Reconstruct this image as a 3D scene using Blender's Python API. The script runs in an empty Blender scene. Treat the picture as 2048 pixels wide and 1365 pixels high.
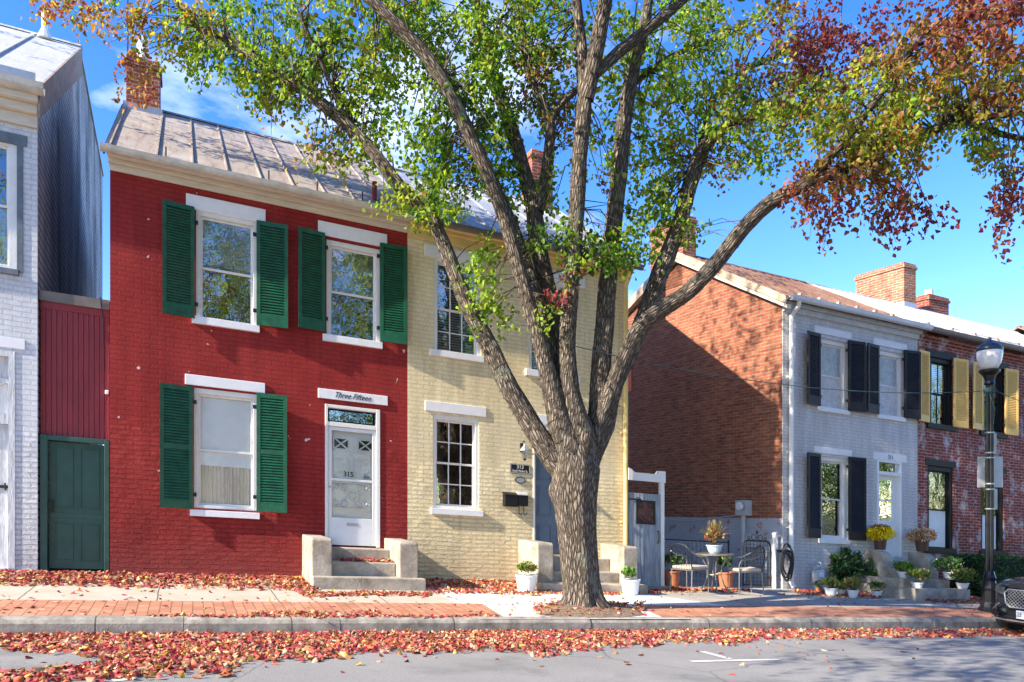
import bpy, bmesh, math, random
import numpy as np
from mathutils import Vector, Matrix
random.seed(7); rng = np.random.default_rng(7)
S = bpy.context.scene
COL = S.collection
# ------------------------------------------------------------------ survey numbers
# world: X runs along the street (downhill to the right), Y away from the street, camera at origin
F = 1500.0; XV = 4450.0; YH = 1020.0; YV = 1238.0
K = math.hypot(XV-1024, F); CC = (XV-1024)/K; SS = F/K
Z0 = F/138; _cx = (220-1024)/F*Z0
FY = -_cx*SS + Z0*CC              # distance of the facade line
G = (YV-YH)/K                     # downhill grade of the street
SK = -0.147                       # the right-hand row stands slightly skew
VB = -1.0                         # pavement level at the facade
CS = 0.05                         # cross fall of the pavement
YK = (-VB + CS*FY)/((218/F)*CC + CS)   # kerb line
def ray(x, y):
    a = (x-1024)/F; return (a*CC+SS, -a*SS+CC, (YH-y)/F)
def fac(x, y, w=0.0):
    d = ray(x, y); t = (FY-w)/d[1]; X = d[0]*t; z = d[2]*t
    return X, z+G*X
def cam(x, y, Z):
    d = ray(x, y); return Vector((d[0]*Z, d[1]*Z, d[2]*Z))
def hit(x, y, v0, yref, sl):      # plane z + G X = v0 + sl (Y - yref)
    d = ray(x, y); t = (v0 - sl*yref)/(d[2]+G*d[0]-sl*d[1]); return Vector((d[0]*t, d[1]*t, d[2]*t))
KV = VB - CS*(FY-YK)              # kerb top level
KH = 0.165; RS = -0.02
def side_pt(x, y): return hit(x, y, VB, FY, CS)
def road_pt(x, y): return hit(x, y, KV-KH, YK, RS)
def zside(X, Y): return VB - CS*(FY-Y) - G*X
def zroad(X, Y): return KV-KH + RS*(Y-YK) - G*X
# ------------------------------------------------------------------ node helpers
def nmat(name):
    m = bpy.data.materials.new(name); m.use_nodes = True
    nt = m.node_tree; b = nt.nodes['Principled BSDF']; return m, nt, b
def N(nt, t, **kw):
    n = nt.nodes.new(t)
    for k, v in kw.items(): setattr(n, k, v)
    return n
def L(nt, a, b): nt.links.new(a, b)
def pos(nt): return N(nt, 'ShaderNodeNewGeometry').outputs['Position']
def dot(nt, p, v):
    n = N(nt, 'ShaderNodeVectorMath', operation='DOT_PRODUCT'); L(nt, p, n.inputs[0]); n.inputs[1].default_value = v; return n.outputs['Value']
def comb(nt, a, b, c=None):
    n = N(nt, 'ShaderNodeCombineXYZ'); L(nt, a, n.inputs[0]); L(nt, b, n.inputs[1])
    if c is not None: L(nt, c, n.inputs[2])
    return n.outputs[0]
def noise(nt, vec, scale, detail=4, rough=.55, dist=0):
    n = N(nt, 'ShaderNodeTexNoise'); n.inputs['Scale'].default_value = scale; n.inputs['Detail'].default_value = detail
    n.inputs['Roughness'].default_value = rough; n.inputs['Distortion'].default_value = dist
    if vec is not None: L(nt, vec, n.inputs['Vector'])
    return n.outputs['Fac']
def ramp(nt, fac, a, b, ca=(0,0,0,1), cb=(1,1,1,1)):
    n = N(nt, 'ShaderNodeValToRGB'); L(nt, fac, n.inputs[0]); e = n.color_ramp.elements
    e[0].position = a; e[0].color = ca; e[1].position = b; e[1].color = cb; return n.outputs['Color']
def mix(nt, f, a, b, mode='MIX'):
    n = N(nt, 'ShaderNodeMix', data_type='RGBA', blend_type=mode)
    for s, v in ((n.inputs[0], f), (n.inputs[6], a), (n.inputs[7], b)):
        if hasattr(v, 'is_linked') or hasattr(v, 'links'): L(nt, v, s)
        elif isinstance(v, (int, float)): s.default_value = v
        else: s.default_value = (*v[:3], 1)
    return n.outputs[2]
def mth(nt, op, a, b=None):
    n = N(nt, 'ShaderNodeMath', operation=op)
    for s, v in ((n.inputs[0], a), (n.inputs[1], b)):
        if v is None: continue
        if isinstance(v, (int, float)): s.default_value = v
        else: L(nt, v, s)
    return n.outputs[0]
def bump(nt, b, h, dist, strength=1.0):
    n = N(nt, 'ShaderNodeBump'); n.inputs['Distance'].default_value = dist; n.inputs['Strength'].default_value = strength
    L(nt, h, n.inputs['Height']); L(nt, n.outputs[0], b.inputs['Normal']); return n
def cl(c, k): return tuple(max(0, min(1, x*k)) for x in c)
def simple(name, c, rough=.6, metal=0, var=.25, scale=6, bd=.002, bs=40, stretch=None, c2=None, spec=.5):
    m, nt, b = nmat(name); p = pos(nt)
    if stretch:
        mp = N(nt, 'ShaderNodeMapping'); mp.inputs['Scale'].default_value = stretch; L(nt, p, mp.inputs[0]); p = mp.outputs[0]
    f = noise(nt, p, scale, 6, .65)
    L(nt, ramp(nt, f, .3, .7, (*cl(c, 1-var), 1), (*(c2 if c2 else cl(c, 1+var*.6)), 1)), b.inputs['Base Color'])
    b.inputs['Roughness'].default_value = rough; b.inputs['Metallic'].default_value = metal; b.inputs['Specular IOR Level'].default_value = spec
    if bd: bump(nt, b, noise(nt, p, bs, 5), bd)
    return m
FU = (1, 0, 0); FV = (G, 0, 1)
def brick_mat(name, c1, c2, mortar, udir=FU, vdir=FV, painted=False, reliefmask=None, wear=None, bumpd=.010, bw=.215, bh=.072, band=None, stain=None, ms=.011, rough=.85):
    m, nt, b = nmat(name); p = pos(nt)
    u = dot(nt, p, udir); v = dot(nt, p, vdir)
    # uneven old courses
    wob = noise(nt, p, 1.3, 3); v2 = mth(nt, 'ADD', v, mth(nt, 'MULTIPLY', wob, .05))
    w2 = noise(nt, p, 14, 3); v2 = mth(nt, 'ADD', v2, mth(nt, 'MULTIPLY', w2, .012))
    u2 = mth(nt, 'ADD', u, mth(nt, 'MULTIPLY', noise(nt, p, 9, 2), .03))
    uv = comb(nt, u2, v2)
    br = N(nt, 'ShaderNodeTexBrick'); L(nt, uv, br.inputs['Vector'])
    br.inputs['Scale'].default_value = 1; br.inputs['Brick Width'].default_value = bw; br.inputs['Row Height'].default_value = bh
    br.inputs['Mortar Size'].default_value = ms; br.inputs['Mortar Smooth'].default_value = .35; br.inputs['Bias'].default_value = -.1
    br.inputs['Color1'].default_value = (*c1, 1); br.inputs['Color2'].default_value = (*c2, 1); br.inputs['Mortar'].default_value = (*mortar, 1)
    col = br.outputs['Color']
    big = noise(nt, p, .8, 5, .6)
    if painted:
        col = ramp(nt, big, .3, .72, (*c1, 1), (*c2, 1))
        fine = noise(nt, p, 30, 5, .7)
        col = mix(nt, .35, col, mix(nt, 1, col, ramp(nt, fine, .3, .75, (.55, .55, .55, 1), (1, 1, 1, 1)), 'MULTIPLY'))
        col = mix(nt, mth(nt, 'MULTIPLY', br.outputs['Fac'], .34), col, cl(c1, .55))
        col = mix(nt, ramp(nt, noise(nt, p, 7.5, 2, .5), .745, .755), col, (.62, .52, .48))
        rn = N(nt, 'ShaderNodeMapping'); rn.inputs['Scale'].default_value = (3.5, 3.5, .45); L(nt, p, rn.inputs[0]); col = mix(nt, .55, col, mix(nt, 1, col, ramp(nt, noise(nt, rn.outputs[0], 1.4, 5, .7), .32, .62, (.62, .62, .64, 1), (1.08, 1.08, 1.08, 1)), 'MULTIPLY'))
    else:
        tone = noise(nt, comb(nt, mth(nt, 'MULTIPLY', u2, 4.0), mth(nt, 'MULTIPLY', v2, 13.0)), 1.0, 1)
        col = mix(nt, .62, col, mix(nt, 1, col, ramp(nt, tone, .25, .7, (.35, .32, .34, 1), (1.25, 1.15, 1.05, 1)), 'MULTIPLY'))
        col = mix(nt, .5, col, mix(nt, 1, col, ramp(nt, big, .3, .75, (.5, .45, .5, 1), (1.15, 1.1, 1, 1)), 'MULTIPLY'))
    h = mth(nt, 'SUBTRACT', 1.0, br.outputs['Fac'])
    rel = noise(nt, comb(nt, mth(nt, 'MULTIPLY', u, 5.0), mth(nt, 'MULTIPLY', v, 12.0)), 1, 6, .7)
    h = mth(nt, 'ADD', h, mth(nt, 'MULTIPLY', rel, 1.4 if painted else .8))
    if reliefmask:   # old lower courses stand out rougher than the re-painted top
        lo, hi = reliefmask
        mk = N(nt, 'ShaderNodeMapRange'); L(nt, mth(nt, 'ADD', v, mth(nt, 'MULTIPLY', noise(nt, p, 1.5, 4), 1.1)), mk.inputs[0])
        mk.inputs[1].default_value = hi; mk.inputs[2].default_value = lo; mk.inputs[3].default_value = .25; mk.inputs[4].default_value = 4.2
        h = mth(nt, 'MULTIPLY', h, mk.outputs[0])
    if wear:
        wc, lo, hi, sc = wear
        wm = noise(nt, comb(nt, mth(nt, 'MULTIPLY', u, 1.6), mth(nt, 'MULTIPLY', v, 1.0)), sc, 8, .72)
        col = mix(nt, ramp(nt, wm, lo, hi), col, wc)
    if stain:
        sc_, amt, zc, zr = stain
        mk = N(nt, 'ShaderNodeMapRange'); L(nt, mth(nt, 'ADD', v, mth(nt, 'MULTIPLY', noise(nt, p, 2.2, 5), .7)), mk.inputs[0])
        mk.inputs[1].default_value = zc+zr; mk.inputs[2].default_value = zc; mk.inputs[3].default_value = 0; mk.inputs[4].default_value = amt
        col = mix(nt, mk.outputs[0], col, sc_)
    if band:
        bc, zb = band; zz = N(nt, 'ShaderNodeSeparateXYZ'); L(nt, p, zz.inputs[0])
        f = mth(nt, 'LESS_THAN', mth(nt, 'ADD', zz.outputs[2], mth(nt, 'MULTIPLY', noise(nt, p, 9, 3), .05)), zb)
        col = mix(nt, f, col, mix(nt, ramp(nt, noise(nt, p, 3, 8, .75), .56, .64), bc, cl(c1, .8)))
    L(nt, col, b.inputs['Base Color']); b.inputs['Roughness'].default_value = rough; b.inputs['Specular IOR Level'].default_value = .25
    bump(nt, b, h, bumpd); return m
def metal_roof(name, c, c2, c3, rough=.5, lo=.45, hi=.65, met=.0):
    m, nt, b = nmat(name); p = pos(nt)
    f = noise(nt, p, 1.6, 8, .68, .3); col = ramp(nt, f, lo, hi, (*c, 1), (*c2, 1))
    st = N(nt, 'ShaderNodeMapping'); st.inputs['Scale'].default_value = (9, 1.2, 1.2); L(nt, p, st.inputs[0])
    col = mix(nt, ramp(nt, noise(nt, st.outputs[0], 1.5, 6, .7), .5, .72), col, c3)
    sp = N(nt, 'ShaderNodeSeparateXYZ'); L(nt, p, sp.inputs[0])          # cross seams between the sheets
    fr = mth(nt, 'FRACT', mth(nt, 'ADD', mth(nt, 'MULTIPLY', sp.outputs[1], 1.15), .3)); ln = mth(nt, 'LESS_THAN', fr, .012)
    col = mix(nt, mth(nt, 'MULTIPLY', ln, .5), col, cl(c, .3))
    L(nt, col, b.inputs['Base Color']); b.inputs['Roughness'].default_value = rough; b.inputs['Metallic'].default_value = met
    bump(nt, b, mth(nt, 'ADD', noise(nt, p, 5, 4), mth(nt, 'MULTIPLY', ln, .4)), .012); return m
def attr_leaf(name, trans=.45, rough=.5):
    m, nt, b = nmat(name); a = N(nt, 'ShaderNodeAttribute', attribute_name='Col')
    L(nt, a.outputs['Color'], b.inputs['Base Color']); b.inputs['Roughness'].default_value = rough; b.inputs['Specular IOR Level'].default_value = .3
    t = N(nt, 'ShaderNodeBsdfTranslucent'); br = mix(nt, 1, a.outputs['Color'], (1.7, 1.8, .9), 'MULTIPLY'); L(nt, br, t.inputs[0])
    ms = N(nt, 'ShaderNodeMixShader'); ms.inputs[0].default_value = trans
    L(nt, b.outputs[0], ms.inputs[1]); L(nt, t.outputs[0], ms.inputs[2]); L(nt, ms.outputs[0], nt.nodes['Material Output'].inputs[0]); return m
def glass_mat(name, refl=.3, tint=(.8, .85, .85), wav=.004, ior=1.5):
    m, nt, b = nmat(name); nt.nodes.remove(b)
    t = N(nt, 'ShaderNodeBsdfTransparent'); t.inputs[0].default_value = (*tint, 1)
    g = N(nt, 'ShaderNodeBsdfGlossy'); g.inputs['Roughness'].default_value = .015; g.inputs[0].default_value = (.95, .97, 1, 1)
    bp = N(nt, 'ShaderNodeBump'); bp.inputs['Distance'].default_value = wav; L(nt, noise(nt, pos(nt), 3.0, 3), bp.inputs['Height']); L(nt, bp.outputs[0], g.inputs['Normal'])
    fr = N(nt, 'ShaderNodeFresnel'); fr.inputs[0].default_value = ior
    f = mth(nt, 'ADD', fr.outputs[0], refl)
    ms = N(nt, 'ShaderNodeMixShader'); L(nt, f, ms.inputs[0]); L(nt, t.outputs[0], ms.inputs[1]); L(nt, g.outputs[0], ms.inputs[2])
    L(nt, ms.outputs[0], nt.nodes['Material Output'].inputs[0]); return m
# ------------------------------------------------------------------ materials
GU = tuple(Vector((SK, 1, 0)).normalized()/1.0); 
M = {}
M['red'] = brick_mat('red_paint', (.27, .018, .018), (.39, .040, .034), (.2, .02, .02), painted=True, reliefmask=(-.2, 1.7), bumpd=.014, wear=((.42, .12, .10), .70, .76, 2.2), stain=((.36, .10, .085), .55, -1.05, 1.0))
M['yellow'] = brick_mat('yellow_paint', (.87, .70, .40), (.93, .80, .52), (.6, .48, .26), painted=True, reliefmask=(-.1, 1.6), bumpd=.014, wear=((.20, .07, .04), .765, .775, 3.1), stain=((.78, .64, .42), .4, -.9, 1.2))
M['white'] = brick_mat('white_paint', (.66, .67, .69), (.78, .78, .79), (.5, .5, .5), painted=True, reliefmask=(-.2, 1.5), bumpd=.014, wear=((.22, .13, .10), .72, .74, 4.5))
M['grey'] = brick_mat('grey_paint', (.64, .62, .61), (.72, .70, .69), (.35, .35, .4), painted=True, bumpd=.007, wear=((.66, .68, .72), .62, .72, 2.0))
M['gable'] = brick_mat('gable_brick', (.42, .15, .08), (.30, .085, .055), (.34, .25, .18), udir=(0, 1.01, 0), vdir=(0, 0, 1), bumpd=.008, band=((.42, .44, .49), -.16), rough=.9)
M['yside'] = brick_mat('yellow_side', (.70, .55, .27), (.78, .64, .34), (.5, .4, .2), udir=(0, 1, 0), vdir=(0, 0, 1), painted=True, bumpd=.01)
M['brick'] = brick_mat('old_red_brick', (.33, .065, .05), (.25, .05, .04), (.42, .32, .28), bumpd=.01, wear=((.58, .52, .52), .52, .66, 2.1))
M['chim'] = brick_mat('chimney_brick', (.40, .10, .055), (.26, .06, .045), (.42, .32, .26), bumpd=.008, vdir=(0, 0, 1), udir=(1, 1, 0))
M['siding'] = None
M['rroof'] = metal_roof('pale_rusty_tin', (.33, .28, .23), (.43, .38, .32), (.24, .13, .09), .6)
M['yroof'] = metal_roof('silver_tin', (.33, .35, .38), (.42, .44, .46), (.26, .28, .32), .5, met=.0)
M['groof'] = metal_roof('brown_tin', (.19, .095, .06), (.27, .16, .11), (.13, .065, .05), .65)
M['broof'] = metal_roof('white_tin', (.46, .45, .43), (.58, .57, .54), (.28, .24, .20), .55)
M['wroof'] = metal_roof('white_painted_tin', (.44, .45, .45), (.52, .52, .52), (.38, .37, .35), .55)
M['trim'] = simple('white_trim_paint', (.76, .74, .70), .55, var=.06, scale=12)
M['lint'] = simple('lintel_paint', (.78, .77, .78), .6, var=.07, scale=8)
M['cream'] = simple('cream_cornice_paint', (.66, .58, .47), .6, var=.16, scale=3, bs=25, bd=.004, stretch=(1, 1, 5))
M['ycorn'] = simple('yellow_cornice_paint', (.74, .56, .22), .6, var=.15, scale=3)
M['gutr'] = simple('worn_gutter_paint', (.55, .50, .42), .55, var=.3, scale=5)
M['gutd'] = simple('dull_brown_gutter', (.17, .14, .12), .55, var=.3, scale=6)
M['green'] = simple('green_shutter_paint', (.006, .088, .042), .42, var=.45, scale=9, bs=25)
M['dgreen'] = simple('dark_green_door_paint', (.022, .075, .055), .5, var=.3, scale=5, bs=20, bd=.003)
M['redw'] = simple('red_board_paint', (.26, .02, .028), .55, var=.22, scale=4, stretch=(6, 6, .6), bs=12, bd=.006)
M['black'] = simple('black_paint', (.009, .009, .010), .5, spec=.3, var=.3, scale=8)
M['blacks'] = simple('charcoal_shutter_paint', (.018, .017, .019), .55, spec=.3, var=.3, scale=8)
M['mustard'] = simple('mustard_shutter_paint', (.80, .50, .13), .5, var=.12, scale=6)
M['blued'] = simple('blue_grey_door_paint', (.105, .145, .21), .45, var=.15, scale=5)
M['bluew'] = simple('weathered_blue_boards', (.20, .26, .34), .7, var=.35, scale=4, stretch=(7, 7, .7), c2=(.42, .46, .50), bs=15, bd=.004)
M['wdoor'] = simple('peeling_white_boards', (.50, .51, .54), .75, var=.3, scale=5, stretch=(5, 5, .7), c2=(.74, .75, .76), bs=14, bd=.006)
M['wtrimg'] = simple('grey_blue_frame_paint', (.13, .16, .19), .6, var=.3, scale=6)
M['wht'] = simple('white_gloss', (.80, .80, .80), .35, var=.04)
M['alum'] = simple('storm_door_aluminium', (.72, .72, .73), .35, var=.05)
M['conc'] = simple('stoop_concrete', (.33, .27, .20), .9, var=.35, scale=4, bs=35, bd=.008, c2=(.50, .44, .36))
M['iron'] = simple('black_iron', (.022, .022, .024), .45, metal=.3, var=.2)
M['lampm'] = simple('gloss_black_lamp_paint', (.010, .010, .012), .28, var=.2, bd=.001)
M['steel'] = simple('galvanised_steel', (.42, .43, .45), .4, metal=.6, var=.15)
M['elec'] = simple('grey_meter_paint', (.46, .48, .50), .5, var=.1)
M['terra'] = simple('terracotta', (.42, .15, .07), .8, var=.2, scale=10)
M['pot'] = simple('white_plastic_pot', (.80, .81, .82), .35, var=.04)
M['brownpot'] = simple('brown_glazed_pot', (.10, .05, .04), .35, var=.3)
M['soil'] = simple('soil', (.06, .04, .03), .95, var=.4, scale=30)
M['cush'] = simple('tan_cushion', (.52, .42, .34), .9, var=.15, scale=20)
M['bronze'] = simple('pale_bronze_tube', (.30, .27, .22), .35, metal=.6, var=.2)
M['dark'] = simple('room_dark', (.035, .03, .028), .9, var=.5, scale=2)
M['curt'] = simple('beige_curtain', (.80, .72, .60), .9, var=.08, scale=2, stretch=(5, 5, .5), bd=0)
M['lace'] = simple('lace_curtain', (.62, .60, .58), .9, var=.3, scale=16)
M['dcurt'] = simple('dim_curtain', (.12, .10, .09), .9, var=.5, scale=3, stretch=(14, 14, .6))
M['blind'] = simple('white_blind', (.84, .84, .82), .7, var=.06)
M['gblind'] = simple('pale_green_shade', (.44, .47, .44), .8, var=.12, scale=3)
M['orange'] = simple('orange_board', (.75, .10, .03), .6, var=.1)
M['flash'] = simple('rusty_flashing', (.36, .25, .15), .7, var=.4, scale=5, c2=(.60, .50, .36))
M['wire'] = simple('green_cable', (.05, .11, .09), .6)
M['glass'] = glass_mat('window_glass', .24)
M['glass2'] = glass_mat('clear_glass', .012, (.96, .97, .97), .002, 1.22)
M['globe'] = simple('frosted_globe', (.80, .80, .82), .25, var=.03, bd=0)
M['ink'] = simple('black_letters', (.012, .012, .012), .5, var=.05, bd=0)
M['gilt'] = simple('pale_letters', (.75, .73, .66), .5, var=.05, bd=0)
M['leafm'] = attr_leaf('tree_leaf')
M['fallen'] = attr_leaf('fallen_leaf', .15, .6)
M['plant'] = attr_leaf('plant_leaf', .3, .45)
M['signb'] = simple('sign_back_aluminium', (.50, .52, .54), .45, metal=.3, var=.1)
M['rubber'] = simple('hose_rubber', (.02, .022, .024), .5, var=.3)
# weathered lap siding on the tall house
m, nt, b = nmat('weathered_siding'); p = pos(nt); sp = N(nt, 'ShaderNodeSeparateXYZ'); L(nt, p, sp.inputs[0])
fr = mth(nt, 'FRACT', mth(nt, 'MULTIPLY', sp.outputs[2], 8.5))
cmb = comb(nt, mth(nt, 'MULTIPLY', sp.outputs[1], 1.0), mth(nt, 'MULTIPLY', sp.outputs[2], .28))
f = noise(nt, cmb, 1.1, 7, .7, .4)
col = ramp(nt, f, .34, .60, (.07, .07, .075, 1), (.60, .60, .62, 1))
fine = noise(nt, comb(nt, mth(nt, 'MULTIPLY', sp.outputs[1], 3), mth(nt, 'MULTIPLY', sp.outputs[2], 26)), 1, 5, .7)
col = mix(nt, .5, col, mix(nt, 1, col, ramp(nt, fine, .3, .7, (.4, .4, .4, 1), (1.4, 1.4, 1.4, 1)), 'MULTIPLY'))
col = mix(nt, mth(nt, 'LESS_THAN', fr, .16), col, (.02, .02, .02))
L(nt, col, b.inputs['Base Color']); b.inputs['Roughness'].default_value = .9; bump(nt, b, mth(nt, 'SUBTRACT', 1.0, fr), .012); M['siding'] = m
# bark
m, nt, b = nmat('grey_brown_bark'); uvn = N(nt, 'ShaderNodeUVMap'); uvn.uv_map = 'UVMap'
mp = N(nt, 'ShaderNodeMapping'); mp.inputs['Scale'].default_value = (44, 9, 1); L(nt, uvn.outputs[0], mp.inputs[0])
dn = N(nt, 'ShaderNodeTexNoise'); dn.inputs['Scale'].default_value = 1.2; L(nt, mp.outputs[0], dn.inputs['Vector'])
ad = N(nt, 'ShaderNodeMix', data_type='VECTOR'); ad.inputs[0].default_value = .35; L(nt, mp.outputs[0], ad.inputs[4]); L(nt, dn.outputs['Color'], ad.inputs[5])
vo = N(nt, 'ShaderNodeTexVoronoi', feature='DISTANCE_TO_EDGE'); vo.inputs['Scale'].default_value = 1; L(nt, ad.outputs[1], vo.inputs['Vector'])
rd = ramp(nt, vo.outputs['Distance'], .0, .32)
nn = noise(nt, mp.outputs[0], 1.6, 8, .75)
col = ramp(nt, nn, .3, .72, (.17, .135, .105, 1), (.46, .385, .305, 1))
col = mix(nt, rd, (.065, .05, .038), col)
pt = noise(nt, pos(nt), 3.2, 5, .6); col = mix(nt, ramp(nt, pt, .60, .70), col, (.26, .27, .20))
L(nt, col, b.inputs['Base Color']); b.inputs['Roughness'].default_value = .95; b.inputs['Specular IOR Level'].default_value = .15
bump(nt, b, mth(nt, 'ADD', rd, mth(nt, 'MULTIPLY', nn, .8)), .035); M['bark'] = m
# ground surfaces
def concrete(name, a, c, joint, off=0.0, sc=2.0):
    m, nt, b = nmat(name); p = pos(nt); f = noise(nt, p, sc, 8, .65); col = ramp(nt, f, .3, .7, (*a, 1), (*c, 1))
    col = mix(nt, .3, col, mix(nt, 1, col, ramp(nt, noise(nt, p, 60, 3, .7), .3, .7, (.5, .5, .5, 1), (1.3, 1.3, 1.3, 1)), 'MULTIPLY'))
    if joint:
        sp = N(nt, 'ShaderNodeSeparateXYZ'); L(nt, p, sp.inputs[0])
        xj = mth(nt, 'ADD', sp.outputs[0], mth(nt, 'MULTIPLY', noise(nt, p, 1.5, 3), .04))
        fr = mth(nt, 'FRACT', mth(nt, 'ADD', mth(nt, 'DIVIDE', xj, joint), off)); col = mix(nt, mth(nt, 'MULTIPLY', mth(nt, 'LESS_THAN', fr, .016/joint), .85), col, (.04, .04, .03))
    L(nt, col, b.inputs['Base Color']); b.inputs['Roughness'].default_value = .9; bump(nt, b, noise(nt, p, 50, 4), .004); return m
M['walk'] = concrete('old_pavement_concrete', (.40, .34, .26), (.52, .46, .37), 1.42, .2)
M['walk2'] = concrete('new_pale_concrete', (.58, .56, .52), (.66, .64, .60), 2.2, .75)
M['walk3'] = concrete('worn_grey_tan_concrete', (.27, .25, .21), (.42, .39, .34), 1.9, .3)  # worn grey-tan concrete, darker in its own colour than the other slabs
M['kerb'] = concrete('kerb_concrete', (.15, .13, .105), (.44, .40, .33), 1.95, .42, 7)
m, nt, b = nmat('asphalt'); p = pos(nt)
col = ramp(nt, noise(nt, p, 140, 3, .8), .25, .8, (.12, .117, .113, 1), (.40, .385, .36, 1)); col = mix(nt, .5, col, mix(nt, 1, col, ramp(nt, noise(nt, p, .9, 6), .3, .7, (.75, .75, .75, 1), (1.2, 1.2, 1.2, 1)), 'MULTIPLY'))
vc = N(nt, 'ShaderNodeTexVoronoi', feature='DISTANCE_TO_EDGE'); vc.inputs['Scale'].default_value = .33
wv = N(nt, 'ShaderNodeTexNoise'); wv.inputs['Scale'].default_value = 2.2; wv.inputs['Detail'].default_value = 6; L(nt, p, wv.inputs['Vector'])
wm = N(nt, 'ShaderNodeMix', data_type='VECTOR'); wm.inputs[0].default_value = .22; L(nt, p, wm.inputs[4]); L(nt, wv.outputs['Color'], wm.inputs[5]); L(nt, wm.outputs[1], vc.inputs['Vector'])
crk = mth(nt, 'LESS_THAN', vc.outputs['Distance'], .0035)
col = mix(nt, mth(nt, 'MULTIPLY', crk, .35), col, (.05, .05, .05)); col = mix(nt, ramp(nt, noise(nt, p, .5, 5, .7), .55, .66), col, mix(nt, 1, col, (.72, .72, .73), 'MULTIPLY'))
L(nt, col, b.inputs['Base Color']); b.inputs['Roughness'].default_value = .85; bump(nt, b, noise(nt, p, 120, 4), .006); M['asph'] = m
m, nt, b = nmat('brick_pavers'); p = pos(nt); sp = N(nt, 'ShaderNodeSeparateXYZ'); L(nt, p, sp.inputs[0])
br = N(nt, 'ShaderNodeTexBrick'); L(nt, comb(nt, mth(nt, 'ADD', sp.outputs[1], mth(nt, 'MULTIPLY', noise(nt, p, 3), .03)), mth(nt, 'ADD', sp.outputs[0], mth(nt, 'MULTIPLY', noise(nt, p, 2), .03))), br.inputs['Vector'])
br.inputs['Scale'].default_value = 1; br.inputs['Brick Width'].default_value = .24; br.inputs['Row Height'].default_value = .115; br.inputs['Mortar Size'].default_value = .006; br.inputs['Mortar Smooth'].default_value = .3
br.inputs['Color1'].default_value = (.40, .165, .09, 1); br.inputs['Color2'].default_value = (.50, .24, .14, 1); br.inputs['Mortar'].default_value = (.20, .10, .06, 1)
col = mix(nt, .5, br.outputs['Color'], mix(nt, 1, br.outputs['Color'], ramp(nt, noise(nt, p, 3, 8, .7), .3, .7, (.6, .6, .6, 1), (1.3, 1.25, 1.2, 1)), 'MULTIPLY'))
L(nt, col, b.inputs['Base Color']); b.inputs['Roughness'].default_value = .85; bump(nt, b, mth(nt, 'SUBTRACT', 1.0, br.outputs['Fac']), .004); M['pave'] = m
M['mulch'] = simple('mulch', (.16, .10, .065), .95, var=.6, scale=25, bs=40, bd=.03, c2=(.38, .25, .16))
M['mark'] = simple('worn_white_road_paint', (.66, .65, .62), .7, var=.25, scale=25)
M['earth'] = simple('distant_ground', (.13, .12, .08), .95, var=.3, scale=.3)
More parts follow.
